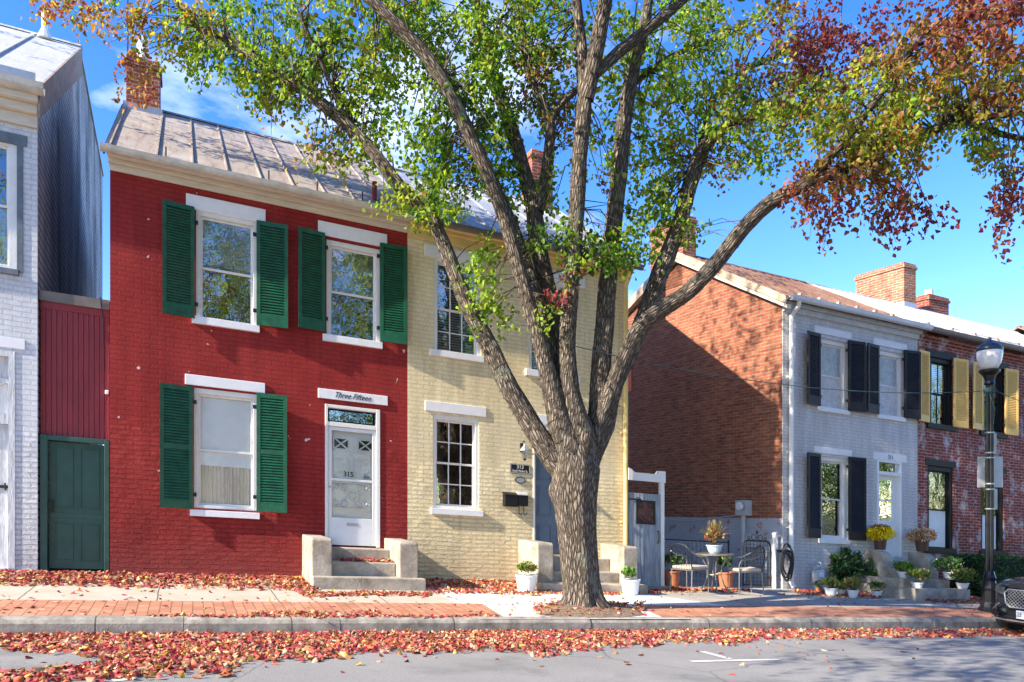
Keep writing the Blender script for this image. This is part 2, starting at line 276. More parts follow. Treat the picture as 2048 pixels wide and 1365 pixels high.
# ------------------------------------------------------------------ mesh building
def fmap(u, w, v): return Vector((u, FY-w, v-G*u))
def smap(u, w, v): return Vector((u - SK*w, FY-w, v-G*u))
def wmap(x, y, z): return Vector((x, y, z))
class MB:
    def __init__(s, mp=fmap): s.v = []; s.f = []; s.mp = mp; s.uv = None
    def pts(s, ps): n = len(s.v); s.v += [s.mp(*p) for p in ps]; return n
    def face(s, ps): n = s.pts(ps); s.f.append(tuple(range(n, n+len(ps))))
    def hexa(s, p):   # 8 points: bottom 4 (ccw) then top 4
        n = s.pts(p); s.f += [tuple(n+i for i in q) for q in ((3,2,1,0), (4,5,6,7), (0,1,5,4), (1,2,6,5), (2,3,7,6), (3,0,4,7))]
    def box(s, a0, a1, b0, b1, c0, c1):
        s.hexa([(a0,b0,c0), (a1,b0,c0), (a1,b1,c0), (a0,b1,c0), (a0,b0,c1), (a1,b0,c1), (a1,b1,c1), (a0,b1,c1)]); return s
    def prism(s, prof, a0, a1, axis=0):   # profile in the other two coordinates, extruded along the first
        n = len(prof); k = len(s.v)
        for a in (a0, a1):
            s.v += [s.mp(*((a, p, q) if axis == 0 else (p, a, q) if axis == 1 else (p, q, a))) for p, q in prof]
        for i in range(n): j = (i+1) % n; s.f.append((k+i, k+j, k+n+j, k+n+i))
        s.f.append(tuple(k+i for i in range(n))[::-1]); s.f.append(tuple(k+n+i for i in range(n))); return s
    def tube(s, pts, r, seg=8, cap=True):
        P = [s.mp(*p) for p in pts]; R = r if isinstance(r, (list, tuple)) else [r]*len(P); k = len(s.v); ref = None
        for i, p in enumerate(P):
            d = (P[min(i+1, len(P)-1)] - P[max(i-1, 0)]).normalized()
            if ref is None: ref = d.orthogonal().normalized()
            ref = (ref - d*ref.dot(d)); ref = ref.normalized() if ref.length > 1e-6 else d.orthogonal().normalized(); q = d.cross(ref)
            for j in range(seg):
                a = 2*math.pi*j/seg; s.v.append(p + ref*math.cos(a)*R[i] + q*math.sin(a)*R[i])
        for i in range(len(P)-1):
            for j in range(seg):
                a = k+i*seg+j; b_ = k+i*seg+(j+1) % seg; s.f.append((a, b_, b_+seg, a+seg))
        if cap: s.f.append(tuple(k+j for j in range(seg))[::-1]); s.f.append(tuple(k+(len(P)-1)*seg+j for j in range(seg)))
        return s
    def lathe(s, prof, c=(0,0,0), seg=20, sx=1, sy=1):   # prof [(r,z)], about the vertical at mapped point c
        o = s.mp(*c); k = len(s.v); n = len(prof)
        for r, z in prof:
            for j in range(seg):
                a = 2*math.pi*j/seg; s.v.append(o + Vector((r*sx*math.cos(a), r*sy*math.sin(a), z)))
        for i in range(n-1):
            for j in range(seg):
                a = k+i*seg+j; b_ = k+i*seg+(j+1) % seg; s.f.append((a, b_, b_+seg, a+seg))
        s.f.append(tuple(k+j for j in range(seg))[::-1]); s.f.append(tuple(k+(n-1)*seg+j for j in range(seg))); return s
    def build(s, name, mat, root=None, bevel=0, smooth=False, fix=True):
        o_ = root_loc(root)
        me = bpy.data.meshes.new(name); me.from_pydata([p-o_ for p in s.v], [], s.f); me.update()
        if fix:
            bm = bmesh.new(); bm.from_mesh(me); bmesh.ops.recalc_face_normals(bm, faces=bm.faces); bm.to_mesh(me); bm.free()
        me.materials.append(M[mat] if isinstance(mat, str) else mat)
        o = bpy.data.objects.new(name, me); COL.objects.link(o)
        if root: o.parent = root
        if smooth: me.shade_smooth()
        if bevel:
            md = o.modifiers.new('Bevel', 'BEVEL'); md.width = bevel; md.segments = 2; md.limit_method = 'ANGLE'; md.angle_limit = .8
        return o
LOC = {}
def root_loc(r):
    while r is not None:
        if r.name in LOC: return LOC[r.name]
        r = r.parent
    return Vector((0, 0, 0))
def thing(name, label, cat, loc, group=None):
    o = bpy.data.objects.new(name, None); COL.objects.link(o); o.location = loc; o.empty_display_size = .2
    LOC[o.name] = Vector(loc); o['label'] = label; o['category'] = cat
    if group: o['group'] = group
    return o
def tag(o, label=None, cat=None, group=None, kind=None):
    if label: o['label'] = label
    if cat: o['category'] = cat
    if group: o['group'] = group
    if kind: o['kind'] = kind
    return o
def copy_tree(o, loc, label, rz=0.0):
    def rec(x, par):
        c = x.copy(); COL.objects.link(c)
        if par: c.parent = par
        for ch in [q for q in x.children]: rec(ch, c)
        return c
    c = rec(o, None); c.location = loc; c.rotation_euler = (0, 0, rz); c['label'] = label; return c
def text_mesh(txt, size, mat, name, root, place, shear=0, ext=.003, align='CENTER', bold=0):
    cu = bpy.data.curves.new('t', 'FONT'); cu.body = txt; cu.size = size; cu.shear = shear; cu.extrude = ext; cu.align_x = align; cu.align_y = 'CENTER'; cu.offset = bold; cu.resolution_u = 3
    ob = bpy.data.objects.new('t', cu); COL.objects.link(ob); bpy.context.view_layer.update()
    me = bpy.data.meshes.new_from_object(ob.evaluated_get(bpy.context.evaluated_depsgraph_get())); bpy.data.objects.remove(ob)
    o_ = root_loc(root)
    for v in me.vertices: v.co = place(v.co.x, v.co.y, v.co.z) - o_
    me.materials.clear(); me.materials.append(M[mat]); me.name = name
    o = bpy.data.objects.new(name, me); COL.objects.link(o); o.parent = root; return o
# ------------------------------------------------------------------ houses
def R(x0, y0, x1, y1, w=0.0, sk=False):
    u0, vt = fac(x0, y0, w); u1, _ = fac(x1, y0, w); _, vb = fac(x0, y1, w); return (u0, u1, vb, vt)
def wall(mb, u0, u1, v0, v1, holes, th=.28):
    us = sorted({u0, u1, *[h[0] for h in holes], *[h[1] for h in holes]}); vs = sorted({v0, v1, *[h[2] for h in holes], *[h[3] for h in holes]})
    for i in range(len(us)-1):
        for j in range(len(vs)-1):
            cu, cv = (us[i]+us[i+1])/2, (vs[j]+vs[j+1])/2
            if any(h[0] < cu < h[1] and h[2] < cv < h[3] for h in holes): continue
            mb.face([(us[i], 0, vs[j]), (us[i+1], 0, vs[j]), (us[i+1], 0, vs[j+1]), (us[i], 0, vs[j+1])])
    for a, b_, c, d in holes:
        for q in ([(a,0,c),(a,-th,c),(a,-th,d),(a,0,d)], [(b_,0,c),(b_,-th,c),(b_,-th,d),(b_,0,d)], [(a,0,d),(b_,0,d),(b_,-th,d),(a,-th,d)], [(a,0,c),(b_,0,c),(b_,-th,c),(a,-th,c)]): mb.face(q)
def shutter(root, u0, u1, v0, v1, mat, mp=fmap, mid=None, hinge=0, tilt=.05, label=None, nsl=None, solid_low=.12):
    mb = MB(mp); wd = u1-u0; st = .055
    def W(u): f = (u-u0)/wd; return .035 + tilt*(f if hinge == 0 else 1-f)     # stands off the wall a little at its free edge
    def bx(a, b_, c, d, w0, w1):
        mb.hexa([(a,W(a)+w0,c),(b_,W(b_)+w0,c),(b_,W(b_)+w1,c),(a,W(a)+w1,c),(a,W(a)+w0,d),(b_,W(b_)+w0,d),(b_,W(b_)+w1,d),(a,W(a)+w1,d)])
    bx(u0, u0+st, v0, v1, 0, .035); bx(u1-st, u1, v0, v1, 0, .035)
    bx(u0+st, u1-st, v1-.07, v1, .001, .034); bx(u0+st, u1-st, v0, v0+solid_low, .001, .034)
    lo, hi = v0+solid_low, v1-.07
    if mid is not None: bx(u0+st, u1-st, mid-.035, mid+.035, .001, .034)
    n = nsl or max(6, int((hi-lo)/.042)); stp = (hi-lo)/n
    for i in range(n):
        c = lo+(i+.5)*stp
        if mid is not None and abs(c-mid) < .028: continue
        a, b_ = u0+st, u1-st; h = stp*.55
        mb.hexa([(a,W(a)+.030,c-h),(b_,W(b_)+.030,c-h),(b_,W(b_)+.004,c+h-.008),(a,W(a)+.004,c+h-.008),(a,W(a)+.034,c-h+.007),(b_,W(b_)+.034,c-h+.007),(b_,W(b_)+.010,c+h),(a,W(a)+.010,c+h)])
    o = mb.build('shutter', mat, root)
    he = u1 if hinge == 1 else u0
    for vv in (v0+.22, v1-.22): MB(mp).box(he-.012 if hinge == 1 else he-.05, he+.05 if hinge == 1 else he+.012, .03, .045, vv-.03, vv+.03).build('hinge', 'iron', o)
    return o
def window(root, h, fm='trim', mp=fmap, meet=.5, nx=1, ny=(1, 1), lint=None, sill=None, lm='lint', lh=None, curt=None, fw=.06, rec=.05, glass='glass', sillm=None):
    u0, u1, v0, v1 = h; fr = MB(mp)
    fr.box(u0, u0+fw, -rec-.06, -rec+.035, v0, v1); fr.box(u1-fw, u1, -rec-.06, -rec+.035, v0, v1)
    fr.box(u0+fw, u1-fw, -rec-.06, -rec+.034, v1-fw*1.3, v1); fr.box(u0+fw, u1-fw, -rec-.06, -rec+.034, v0, v0+fw*.8)
    a, b_, c, d = u0+fw, u1-fw, v0+fw*.8, v1-fw*1.3; mv = c+(d-c)*meet; sw = .035
    for (lo, hi, dp, n) in ((mv-.02, d, .02, ny[0]), (c, mv+.02, .045, ny[1])):
        w0, w1 = -rec-dp-.03, -rec-dp
        fr.box(a, a+sw, w0, w1, lo, hi); fr.box(b_-sw, b_, w0, w1, lo, hi); fr.box(a+sw, b_-sw, w0, w1-.001, hi-sw, hi); fr.box(a+sw, b_-sw, w0, w1-.001, lo, lo+sw)
        for i in range(1, nx): x = a+sw+(b_-a-2*sw)*i/nx; fr.box(x-.010, x+.010, w0+.004, w1-.003, lo+sw, hi-sw)
        for i in range(1, n): y = lo+sw+(hi-lo-2*sw)*i/n; fr.box(a+sw, b_-sw, w0+.006, w1-.005, y-.010, y+.010)
    wn = fr.build('window', fm, root, bevel=.004)
    g = MB(mp); g.face([(a, -rec-.034, mv), (b_, -rec-.034, mv), (b_, -rec-.034, d), (a, -rec-.034, d)]); g.face([(a, -rec-.06, c), (b_, -rec-.06, c), (b_, -rec-.06, mv), (a, -rec-.06, mv)])
    g.build('pane', glass, wn, fix=False)
    if lint:
        l0, l1, lo, hi = lint; MB(mp).box(l0, l1, -.05, .018, lo, hi).build('lintel', lm, wn, bevel=.006)
    if sill:
        l0, l1, lo, hi = sill; MB(mp).box(l0, l1, -.10, .05, lo, hi).build('sill', sillm or lm, wn, bevel=.006)
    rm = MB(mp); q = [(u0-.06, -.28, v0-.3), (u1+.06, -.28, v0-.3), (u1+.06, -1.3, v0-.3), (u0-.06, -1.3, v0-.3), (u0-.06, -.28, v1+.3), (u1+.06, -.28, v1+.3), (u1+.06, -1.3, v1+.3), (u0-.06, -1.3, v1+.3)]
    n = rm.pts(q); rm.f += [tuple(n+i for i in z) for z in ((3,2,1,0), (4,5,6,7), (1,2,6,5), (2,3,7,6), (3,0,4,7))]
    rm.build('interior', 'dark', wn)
    for cu in (curt or []):
        kind, mt, p0, p1, q0, q1 = cu; ca, cb = a+(b_-a)*p0, a+(b_-a)*p1; va, vb = c+(d-c)*q0, c+(d-c)*q1; k = MB(mp)
        if kind == 'blind':
            n = int((vb-va)/.045)
            for i in range(n): y = va+(vb-va)*i/n; k.hexa([(ca,-.135,y),(cb,-.135,y),(cb,-.160,y+.034),(ca,-.160,y+.034),(ca,-.133,y+.004),(cb,-.133,y+.004),(cb,-.158,y+.037),(ca,-.158,y+.037)])
        elif kind == 'fold':
            n = 48; pr = [(ca+(cb-ca)*i/n, -.138+.018*math.sin(i*.95)+.010*math.sin(i*.37)) for i in range(n+1)]
            st = len(k.v); k.v += [mp(x, w, va) for x, w in pr] + [mp(x, w, vb) for x, w in pr]
            k.f += [(st+i, st+i+1, st+n+2+i, st+n+1+i) for i in range(n)]
        else: k.box(ca, cb, -.118, -.113, va, vb)
        k.build({'blind': 'blind', 'fold': 'curtain', 'flat': 'shade'}[kind], mt, wn)
    return wn
def roof(root, u0, u1, ve, vr, dr, ov, mat, mp=fmap, seams=None, sw=.022, sh=.035, back=None, th=.05, ribs=None):
    """front slope from the eave (w=ov) to the ridge (depth dr); back slope likewise"""
    mb = MB(mp); back = back or (2*dr+.3, ve)
    mb.prism([(ov, ve), (-dr, vr), (-back[0], back[1]), (-back[0], back[1]-th), (-dr, vr-th), (ov, ve-th)], u0, u1)
    L_ = math.hypot(dr+ov, vr-ve); nx_, nz_ = (vr-ve)/L_, (dr+ov)/L_
    for s in (seams or []):
        n = mb.pts([(s-sw/2, ov, ve+.002), (s+sw/2, ov, ve+.002), (s+sw/2, -dr, vr+.002), (s-sw/2, -dr, vr+.002), (s-sw/2, ov+nx_*sh, ve+nz_*sh), (s+sw/2, ov+nx_*sh, ve+nz_*sh), (s+sw/2, -dr, vr+nz_*sh), (s-sw/2, -dr, vr+nz_*sh)])
        mb.f += [tuple(n+i for i in q) for q in ((3,2,1,0), (4,5,6,7), (0,1,5,4), (1,2,6,5), (2,3,7,6), (3,0,4,7))]
    mb.prism([(-dr+.07, vr-.02), (-dr, vr+.045), (-dr-.07, vr-.02)], u0, u1)
    return mb.build('roof', mat, root)
def gutter(root, u0, u1, w, v, mat, mp=fmap, r=.065):
    mb = MB(mp); pr = [(w-r, v+r*.6)]+[(w+r*math.cos(a), v-r*.9*math.sin(a)) for a in [math.pi-.2-i*(math.pi-.4)/6 for i in range(7)]]+[(w+r*1.1, v+r*.75), (w+r*.8, v+r*.75), (w+r*.7, v+r*.1)]+[(w+.75*r*math.cos(a), v-r*.7*math.sin(a)) for a in [.6+i*(math.pi-1.2)/4 for i in range(5)]]+[(w-r*.75, v+r*.6)]
    mb.prism(pr, u0, u1); return mb.build('gutter', mat, root)
def chimney(root, u0, u1, d0, d1, v0, v1, mp=fmap, mat='chim', caph=.16, name='chimney'):
    mb = MB(mp); mb.box(u0, u1, -d1, -d0, v0, v1-caph); mb.box(u0-.03, u1+.03, -d1-.03, -d0+.03, v1-caph, v1-.07); mb.box(u0-.005, u1+.005, -d1, -d0+.005, v1-.07, v1)
    return mb.build(name, mat, root, bevel=.006)
def bodybox(mb, u0, u1, v0, ve, vr, dr, back=None, depth=None, sides='LR'):
    bk = back or (2*dr, ve)
    for s in sides:
        u = u0 if s == 'L' else u1
        mb.face([(u, 0, v0), (u, -bk[0], v0), (u, -bk[0], bk[1]-.06), (u, -dr, vr-.06), (u, 0, ve-.02)])
    mb.face([(u0, -bk[0], v0), (u1, -bk[0], v0), (u1, -bk[0], bk[1]), (u0, -bk[0], bk[1])])

# ---- red house
uR0, uR1 = fac(220, 342)[0], fac(815, 465)[0]
uY1 = fac(1255, 547)[0]; uG0 = fac(1565, 610)[0]; uG1 = fac(1835, 672)[0]; uB1 = fac(2276, 700)[0]; uW1 = fac(75, 230)[0]
VE = 4.93
red = thing('row_house', 'red painted brick house with green louvered shutters and number 315 on its white storm door', 'house', fmap((uR0+uR1)/2, 0, VB))
h1, h2, h3 = R(392, 418, 515, 640), R(653, 478, 760, 676), R(388, 775, 515, 1016)
hd = R(650, 808, 760, 1092)
w = MB(); wall(w, uR0, uR1, VB-.4, VE, [h1, h2, h3, hd]); w.build('wall', 'red', red, fix=False)
VR = 7.50; DR = 3.35; OV = .34; EV = 5.09
w = MB(); bodybox(w, uR0, uR1-.02, VB-.4, VE+.15, VR, DR, sides='L'); w.build('side_wall', 'red', red, fix=False)
w = MB(); w.box(uR0-.01, uR1, .001, .045, VE-.07, VE+.02); w.box(uR0-.02, uR1, .001, .10, VE+.02, VE+.09); w.box(uR0-.03, uR1, .001, .20, VE+.09, VE+.13); w.build('cornice', 'cream', red, bevel=.01)
gutter(red, uR0-.10, uR1+.02, .31, VE+.11, 'gutr', r=.058)
du = .48; s0 = uR0+.05
roof(red, uR0-.05, uR1+.02, EV, VR, DR, .28, 'rroof', seams=[uR0+.02]+[uR0+.62+i*du for i in range(9) if uR0+.62+i*du < uR1])
w = MB(); w.box(uR0-.055, uR0-.03, -DR, .26, 0, 0); 
w = MB(); w.prism([(.26, EV-.12), (-DR, VR-.12), (-DR, VR-.03), (.26, EV-.03)], uR0-.07, uR0-.048); w.build('rake_board', 'gutd', red)
a0, vt = fac(252, 108, -2.95); a1, _ = fac(320, 108, -2.95)
ch = chimney(red, a0, a1, 2.95, 3.5, 6.9, vt, mat='chim')
MB().box(a0-.04, a1+.04, -3.54, -2.91, 7.15, 7.33).build('flashing', 'steel', ch)
a0f, vf = fac(274, 100, -3.2); a1f, vf1 = fac(298, 60, -3.2)
MB().tube([((a0f+a1f)/2, -3.2, vt-.05), ((a0f+a1f)/2, -3.2, vt+.5)], .105, 14).build('flue', 'wht', ch, smooth=False)
MB().tube([(a0+.03, -2.92, vt-.1), (a0+.03, -2.92, vt+1.3)], .012, 6).build('antenna_mast', 'iron', ch)
for x in (332, 536, 632, 722, 752):
    p = fac(x, 300+ (x-230)*.255, 0)[0]
    h = .14 if x != 752 else .30; r_ = .012 if x != 752 else .045; wv = .12 if x != 752 else -.1
    vv = EV+(.28-wv)*(VR-EV)/(DR+.28)
    MB().tube([(p, wv, vv-.02), (p, wv, vv+h)], r_, 8).build('snow_guard' if x != 752 else 'vent_pipe', 'iron' if x != 752 else 'redw', red)
def LR(x0, y0, x1, hpx, w=0):
    u0, vt = fac(x0, y0, w); u1, _ = fac(x1, y0, w); _, vb = fac(x0, y0+hpx, w); return (u0, u1, vb, vt)
wn1 = window(red, h1, lint=LR(372, 387, 531, 29), sill=LR(384, 632, 519, 15), meet=.5, curt=[('flat', 'gblind', 0, 1, .55, 1), ('fold', 'dcurt', .0, .45, 0, .5), ('fold', 'dcurt', .5, 1, 0, .48)])
wn2 = window(red, h2, lint=LR(636, 441, 774, 28), sill=LR(645, 668, 764, 14), meet=.5, curt=[('flat', 'gblind', 0, 1, .52, 1)])
wn3 = window(red, h3, lint=LR(370, 748, 530, 21), sill=LR(380, 1019, 519, 13), meet=.5, curt=[('flat', 'blind', 0, 1, .36, 1), ('fold', 'curt', 0, .53, 0, .37), ('fold', 'curt', .53, 1, 0, .37)], glass='glass2')
for q, hg, mid in (((325, 402, 389, 628), 1, None), ((513, 441, 575, 650), 0, None), ((596, 456, 650, 656), 1, None), ((760, 486, 812, 683), 0, None), ((320, 767, 386, 1015), 1, 891), ((513, 786, 573, 1023), 0, 903)):
    u0, u1, v0, v1 = R(*q, w=.05); mv = fac(q[0], mid, .05)[1] if mid else None
    shutter(red, u0, u1, v0, v1, 'green', mid=mv, hinge=hg, solid_low=.17 if not mid else .13)
# door with transom
u0, u1, v0, v1 = hd; fr = MB(); vt = fac(650, 846)[1]
fr.box(u0, u0+.045, -.12, .012, v0, v1); fr.box(u1-.06, u1, -.12, .012, v0, v1); fr.box(u0+.045, u1-.06, -.12, .010, v1-.05, v1); fr.box(u0+.045, u1-.06, -.12, .008, vt-.04, vt+.03)
dr_ = fr.build('door', 'trim', red, bevel=.005)
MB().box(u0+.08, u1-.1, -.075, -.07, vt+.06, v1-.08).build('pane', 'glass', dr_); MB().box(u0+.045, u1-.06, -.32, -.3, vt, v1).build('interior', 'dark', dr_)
sd = MB(); a, b_ = u0+.05, u1-.065; top = vt-.045; mdl = fac(650, 958)[1]; low = fac(650, 1034)[1]
sd.box(a, a+.06, -.045, -.01, v0+.02, top); sd.box(b_-.06, b_, -.045, -.01, v0+.02, top); sd.box(a+.06, b_-.06, -.045, -.011, top-.06, top); sd.box(a+.06, b_-.06, -.045, -.011, mdl-.015, mdl+.025); sd.box(a+.06, b_-.06, -.045, -.011, v0+.02, low)
sd.build('storm_frame', 'alum', dr_, bevel=.004)
inner = MB(); inner.box(a, b_, -.12, -.08, v0+.02, top-.01)
def fr2(mb, a, b_, c, d, w0, w1, t=.012): mb.box(a, b_, w0, w1, d-t, d); mb.box(a, b_, w0, w1, c, c+t); mb.box(a, a+t, w0, w1-.001, c+t, d-t); mb.box(b_-t, b_, w0, w1-.001, c+t, d-t)
wd = b_-a
fr2(inner, a+.1, a+wd*.46, mdl+.12, top-.5, -.08, -.072); fr2(inner, a+wd*.54, b_-.1, mdl+.12, top-.5, -.08, -.072)
inner.build('inner_panel', 'trim', dr_)
for q in (0, 1):
    ca = a+.09+q*.40; cc_ = top-.36; x = MB(); x.box(ca, ca+.26, -.0795, -.074, cc_, cc_+.2); x.build('pane', 'dark', dr_)
    x = MB(); 
    for p0, p1 in (((ca, cc_), (ca+.26, cc_+.2)), ((ca, cc_+.2), (ca+.26, cc_))): x.tube([(p0[0], -.068, p0[1]), (p1[0], -.068, p1[1])], .015, 4)
    fr2(x, ca, ca+.26, cc_, cc_+.2, -.076, -.062, .02); x.build('cross_bars', 'trim', dr_)
MB().box(a+.06, b_-.06, -.03, -.028, low, top-.06).build('pane', 'glass2', dr_, fix=False)
sc = MB(); cu_, cv_ = (a+b_)/2, (mdl+low)/2+.06
def circ(mb, cx, cy, r, w, a0=0, a1=6.283, n=18, tr=.005): mb.tube([(cx+r*math.cos(a0+(a1-a0)*i/n), w, cy+r*math.sin(a0+(a1-a0)*i/n)) for i in range(n+1)], tr, 5)
for sx in (-1, 1):
    for sy in (-1, 1): circ(sc, cu_+sx*.13, cv_+sy*.13, .055, -.02); circ(sc, cu_+sx*.26, cv_+sy*.13, .03, -.02)
    circ(sc, cu_+sx*.27, cv_, .17, -.02, math.pi/2+(0 if sx > 0 else -math.pi), math.pi*1.5+(0 if sx > 0 else -math.pi))
sc.tube([(cu_-.06, -.02, cv_+.05), (cu_+.06, -.02, cv_+.05), (cu_+.05, -.02, cv_-.03), (cu_, -.02, cv_-.08), (cu_-.05, -.02, cv_-.03), (cu_-.06, -.02, cv_+.05)], .006, 5)
for dv in (.19, -.19): sc.tube([(a+.05, -.02, cv_+dv), (b_-.05, -.02, cv_+dv)], .006, 5)
sc.build('scroll_grille', 'steel', dr_)
MB().box(cu_-.09, cu_+.09, -.012, -.004, low-.13, low-.08).build('mail_slot', 'steel', dr_, bevel=.003)
MB().tube([(a+.03, -.01, mdl-.12), (a+.03, .05, mdl-.12)], .018, 8).build('handle', 'steel', dr_)
text_mesh('315', .115, 'ink', 'house_number', dr_, lambda x, y, z: fmap(cu_-.06+x, -.024+z, mdl+.10+y), bold=.002)
MB().box(b_-.2, b_-.1, -.028, -.0265, mdl+.05, mdl+.1).build('sticker', 'blued', dr_)
l = LR(636, 779, 775, 17); lo = MB(); lo.box(l[0], l[1], -.05, .02, l[2], l[3]+.02); lt = lo.build('lintel', 'lint', dr_, bevel=.006)
text_mesh('Three Fifteen', .125, 'ink', 'script_lettering', lt, lambda x, y, z: fmap((l[0]+l[1])/2-.02+x*.88, .022+z, (l[2]+l[3])/2+.01+y), shear=.45)
# ---- red stoop
def stoop(label, xl, xr, w_top, w_low, steps, ch_, chv, mp=fmap, u=None, name='front_steps', cheekw=.30, mat='conc', lowext=.0, wc=None):
    u0, u1 = u; t = thing(name, label, 'steps', mp((u0+u1)/2, w_low/2, VB))
    wc = wc or w_top
    for a in (u0, u1-cheekw):
        mb = MB(mp); mb.prism([(.0, VB-.3), (wc, VB-.3), (wc, chv-.04), (wc-.04, chv-.01), (.0, chv+.01)], a, a+cheekw); mb.build('side_block', mat, t, bevel=.02)
    for i, (w_, v_) in enumerate(steps):
        mb = MB(mp)
        e = .005 if i == len(steps)-1 else -cheekw-.004
        mb.box(u0-e, u1+e+(.08 if i == len(steps)-1 else 0), .002, w_, VB-.35, v_); mb.build('step', mat, t, bevel=.018)
    return t
ua, ub = fac(604, 1100)[0], fac(768, 1100)[0]+.30
vs1 = fac(628, 1153, 1.1)[1]; vs2 = fac(660, 1123, .8)[1]
stoop('concrete stoop with square side blocks below the white storm door of the red house', 0, 0, .8, 1.1, [(.38, fac(700, 1095)[1]), (.78, vs2), (1.12, vs1)], 0, fac(640, 1075, 1.0)[1], u=(ua, ub), wc=.98)
INDOOR = []
# ---- yellow house
yel = thing('row_house', 'pale yellow painted brick house with silver standing seam roof behind the big tree', 'house', fmap((uR1+uY1)/2, 0, VB))
h4, h5 = R(868, 512, 962, 711), R(866, 828, 958, 1016)
h6 = R(1058, 552, 1153, 752); hdy = R(1066, 852, 1158, 1108)
w = MB(); wall(w, uR1, uY1, VB-.4, VE, [h4, h5, h6, hdy]); w.build('wall', 'yellow', yel, fix=False)
w = MB(); bodybox(w, uR1+.02, uY1, VB-.4, VE+.15, VR, DR, sides='R'); w.build('side_wall', 'yside', yel, fix=False)
w = MB(); w.box(uR1+.001, uY1+.01, .001, .045, VE-.12, VE+.02); w.box(uR1+.001, uY1+.03, .001, .11, VE+.02, VE+.08); w.box(uR1+.001, uY1+.05, .001, .19, VE+.08, VE+.12); w.build('cornice', 'ycorn', yel, bevel=.01)
gutter(yel, uR1+.03, uY1+.14, .30, VE+.10, 'gutd', r=.055)
roof(yel, uR1+.03, uY1+.12, EV, VR, DR, .28, 'yroof', seams=[uR1+.05+i*.47 for i in range(10)]+[uY1+.10])
a0, vt = fac(1064, 296, -3.0); a1, _ = fac(1102, 296, -3.0); chimney(yel, a0+.05, a1+.1, 3.1, 3.7, 6.9, vt+.05)
window(yel, h4, lint=LR(849, 488, 966, 23), sill=LR(859, 698, 966, 13), nx=3, ny=(2, 2), curt=[('blind', 'blind', 0, 1, 0, 1)], fm='trim')
window(yel, h6, lint=LR(1040, 528, 1170, 23), sill=LR(1050, 738, 1158, 13), nx=3, ny=(2, 2), curt=[('blind', 'blind', 0, 1, 0, 1)], fm='trim')
window(yel, h5, lint=LR(850, 801, 972, 20), sill=LR(861, 1016, 965, 12), nx=3, ny=(2, 2), fm='trim', curt=[('fold', 'dcurt', .0, .22, 0, 1), ('fold', 'dcurt', .8, 1, 0, 1)])
for q_, (fx, fs) in enumerate(((.17, .11), (.48, .08), (.80, .09))):
    pp = fmap(h5[0]+(h5[1]-h5[0])*fx, -.2, h5[2]+.07); tt_ = thing('potted_plant', ('leafy houseplant in a white pot at the left of the lower yellow house window', 'low houseplant in the middle of the lower yellow house window', 'small houseplant at the right of the lower yellow house window')[q_], 'potted plant', pp, 'houseplants inside the yellow house window')
    MB(wmap).lathe([(0, 0), (.045, 0), (.06, .12), (0, .11)], tuple(pp), 14).build('pot', 'pot' if q_ == 0 else 'brownpot', tt_)
    INDOOR.append((tt_, (pp.x, pp.y, pp.z+.10), fs))
u0, u1, v0, v1 = hdy; fr = MB(); fr.box(u0, u0+.04, -.2, .01, v0, v1); fr.box(u1-.04, u1, -.2, .01, v0, v1); fr.box(u0+.04, u1-.04, -.2, .008, v1-.05, v1); vt = fac(1066, 906)[1]; fr.box(u0+.04, u1-.04, -.2, .006, vt, vt+.06)
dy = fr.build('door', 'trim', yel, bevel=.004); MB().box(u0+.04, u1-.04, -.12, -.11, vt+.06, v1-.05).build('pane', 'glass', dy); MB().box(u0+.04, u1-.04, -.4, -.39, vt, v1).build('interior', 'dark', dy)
pn = MB(); pn.box(u0+.04, u1-.04, -.16, -.10, v0, vt); wd = u1-u0-.08
for cc0, cc1 in ((.12, .44), (.56, .88)):
    for d0, d1 in ((.06, .30), (.38, .68), (.74, .95)):
        fr2(pn, u0+.04+wd*cc0, u0+.04+wd*cc1, v0+(vt-v0)*d0, v0+(vt-v0)*d1, -.10, -.088, .018); pn.box(u0+.04+wd*cc0+.04, u0+.04+wd*cc1-.04, -.10, -.094, v0+(vt-v0)*d0+.04, v0+(vt-v0)*d1-.04)
pn.build('door_leaf', 'blued', dy, bevel=.003); MB().lathe([(.0, -.03), (.03, -.02), (.03, .02), (0, .03)], (u1-.12, -.05, v0+1.0), 10).build('handle', 'bronze', dy)
l = LR(1050, 826, 1168, 20); MB().box(l[0], l[1], -.05, .018, l[2], l[3]).build('lintel', 'lint', dy, bevel=.006)
# downspout on the corner of the yellow house
ds = MB(); ud = uY1-.09; ds.tube([(ud, .30, VE+.14), (ud, .28, VE+.02), (ud, .08, VE-.22), (ud, .075, VB+.25), (ud, .12, VB+.12), (ud+.02, .22, VB+.05)], .045, 10)
for vv in (3.6, 1.9, .2): ds.box(ud-.07, ud+.07, .0, .03, vv, vv+.03)
ds.build('downspout', 'ycorn', yel)
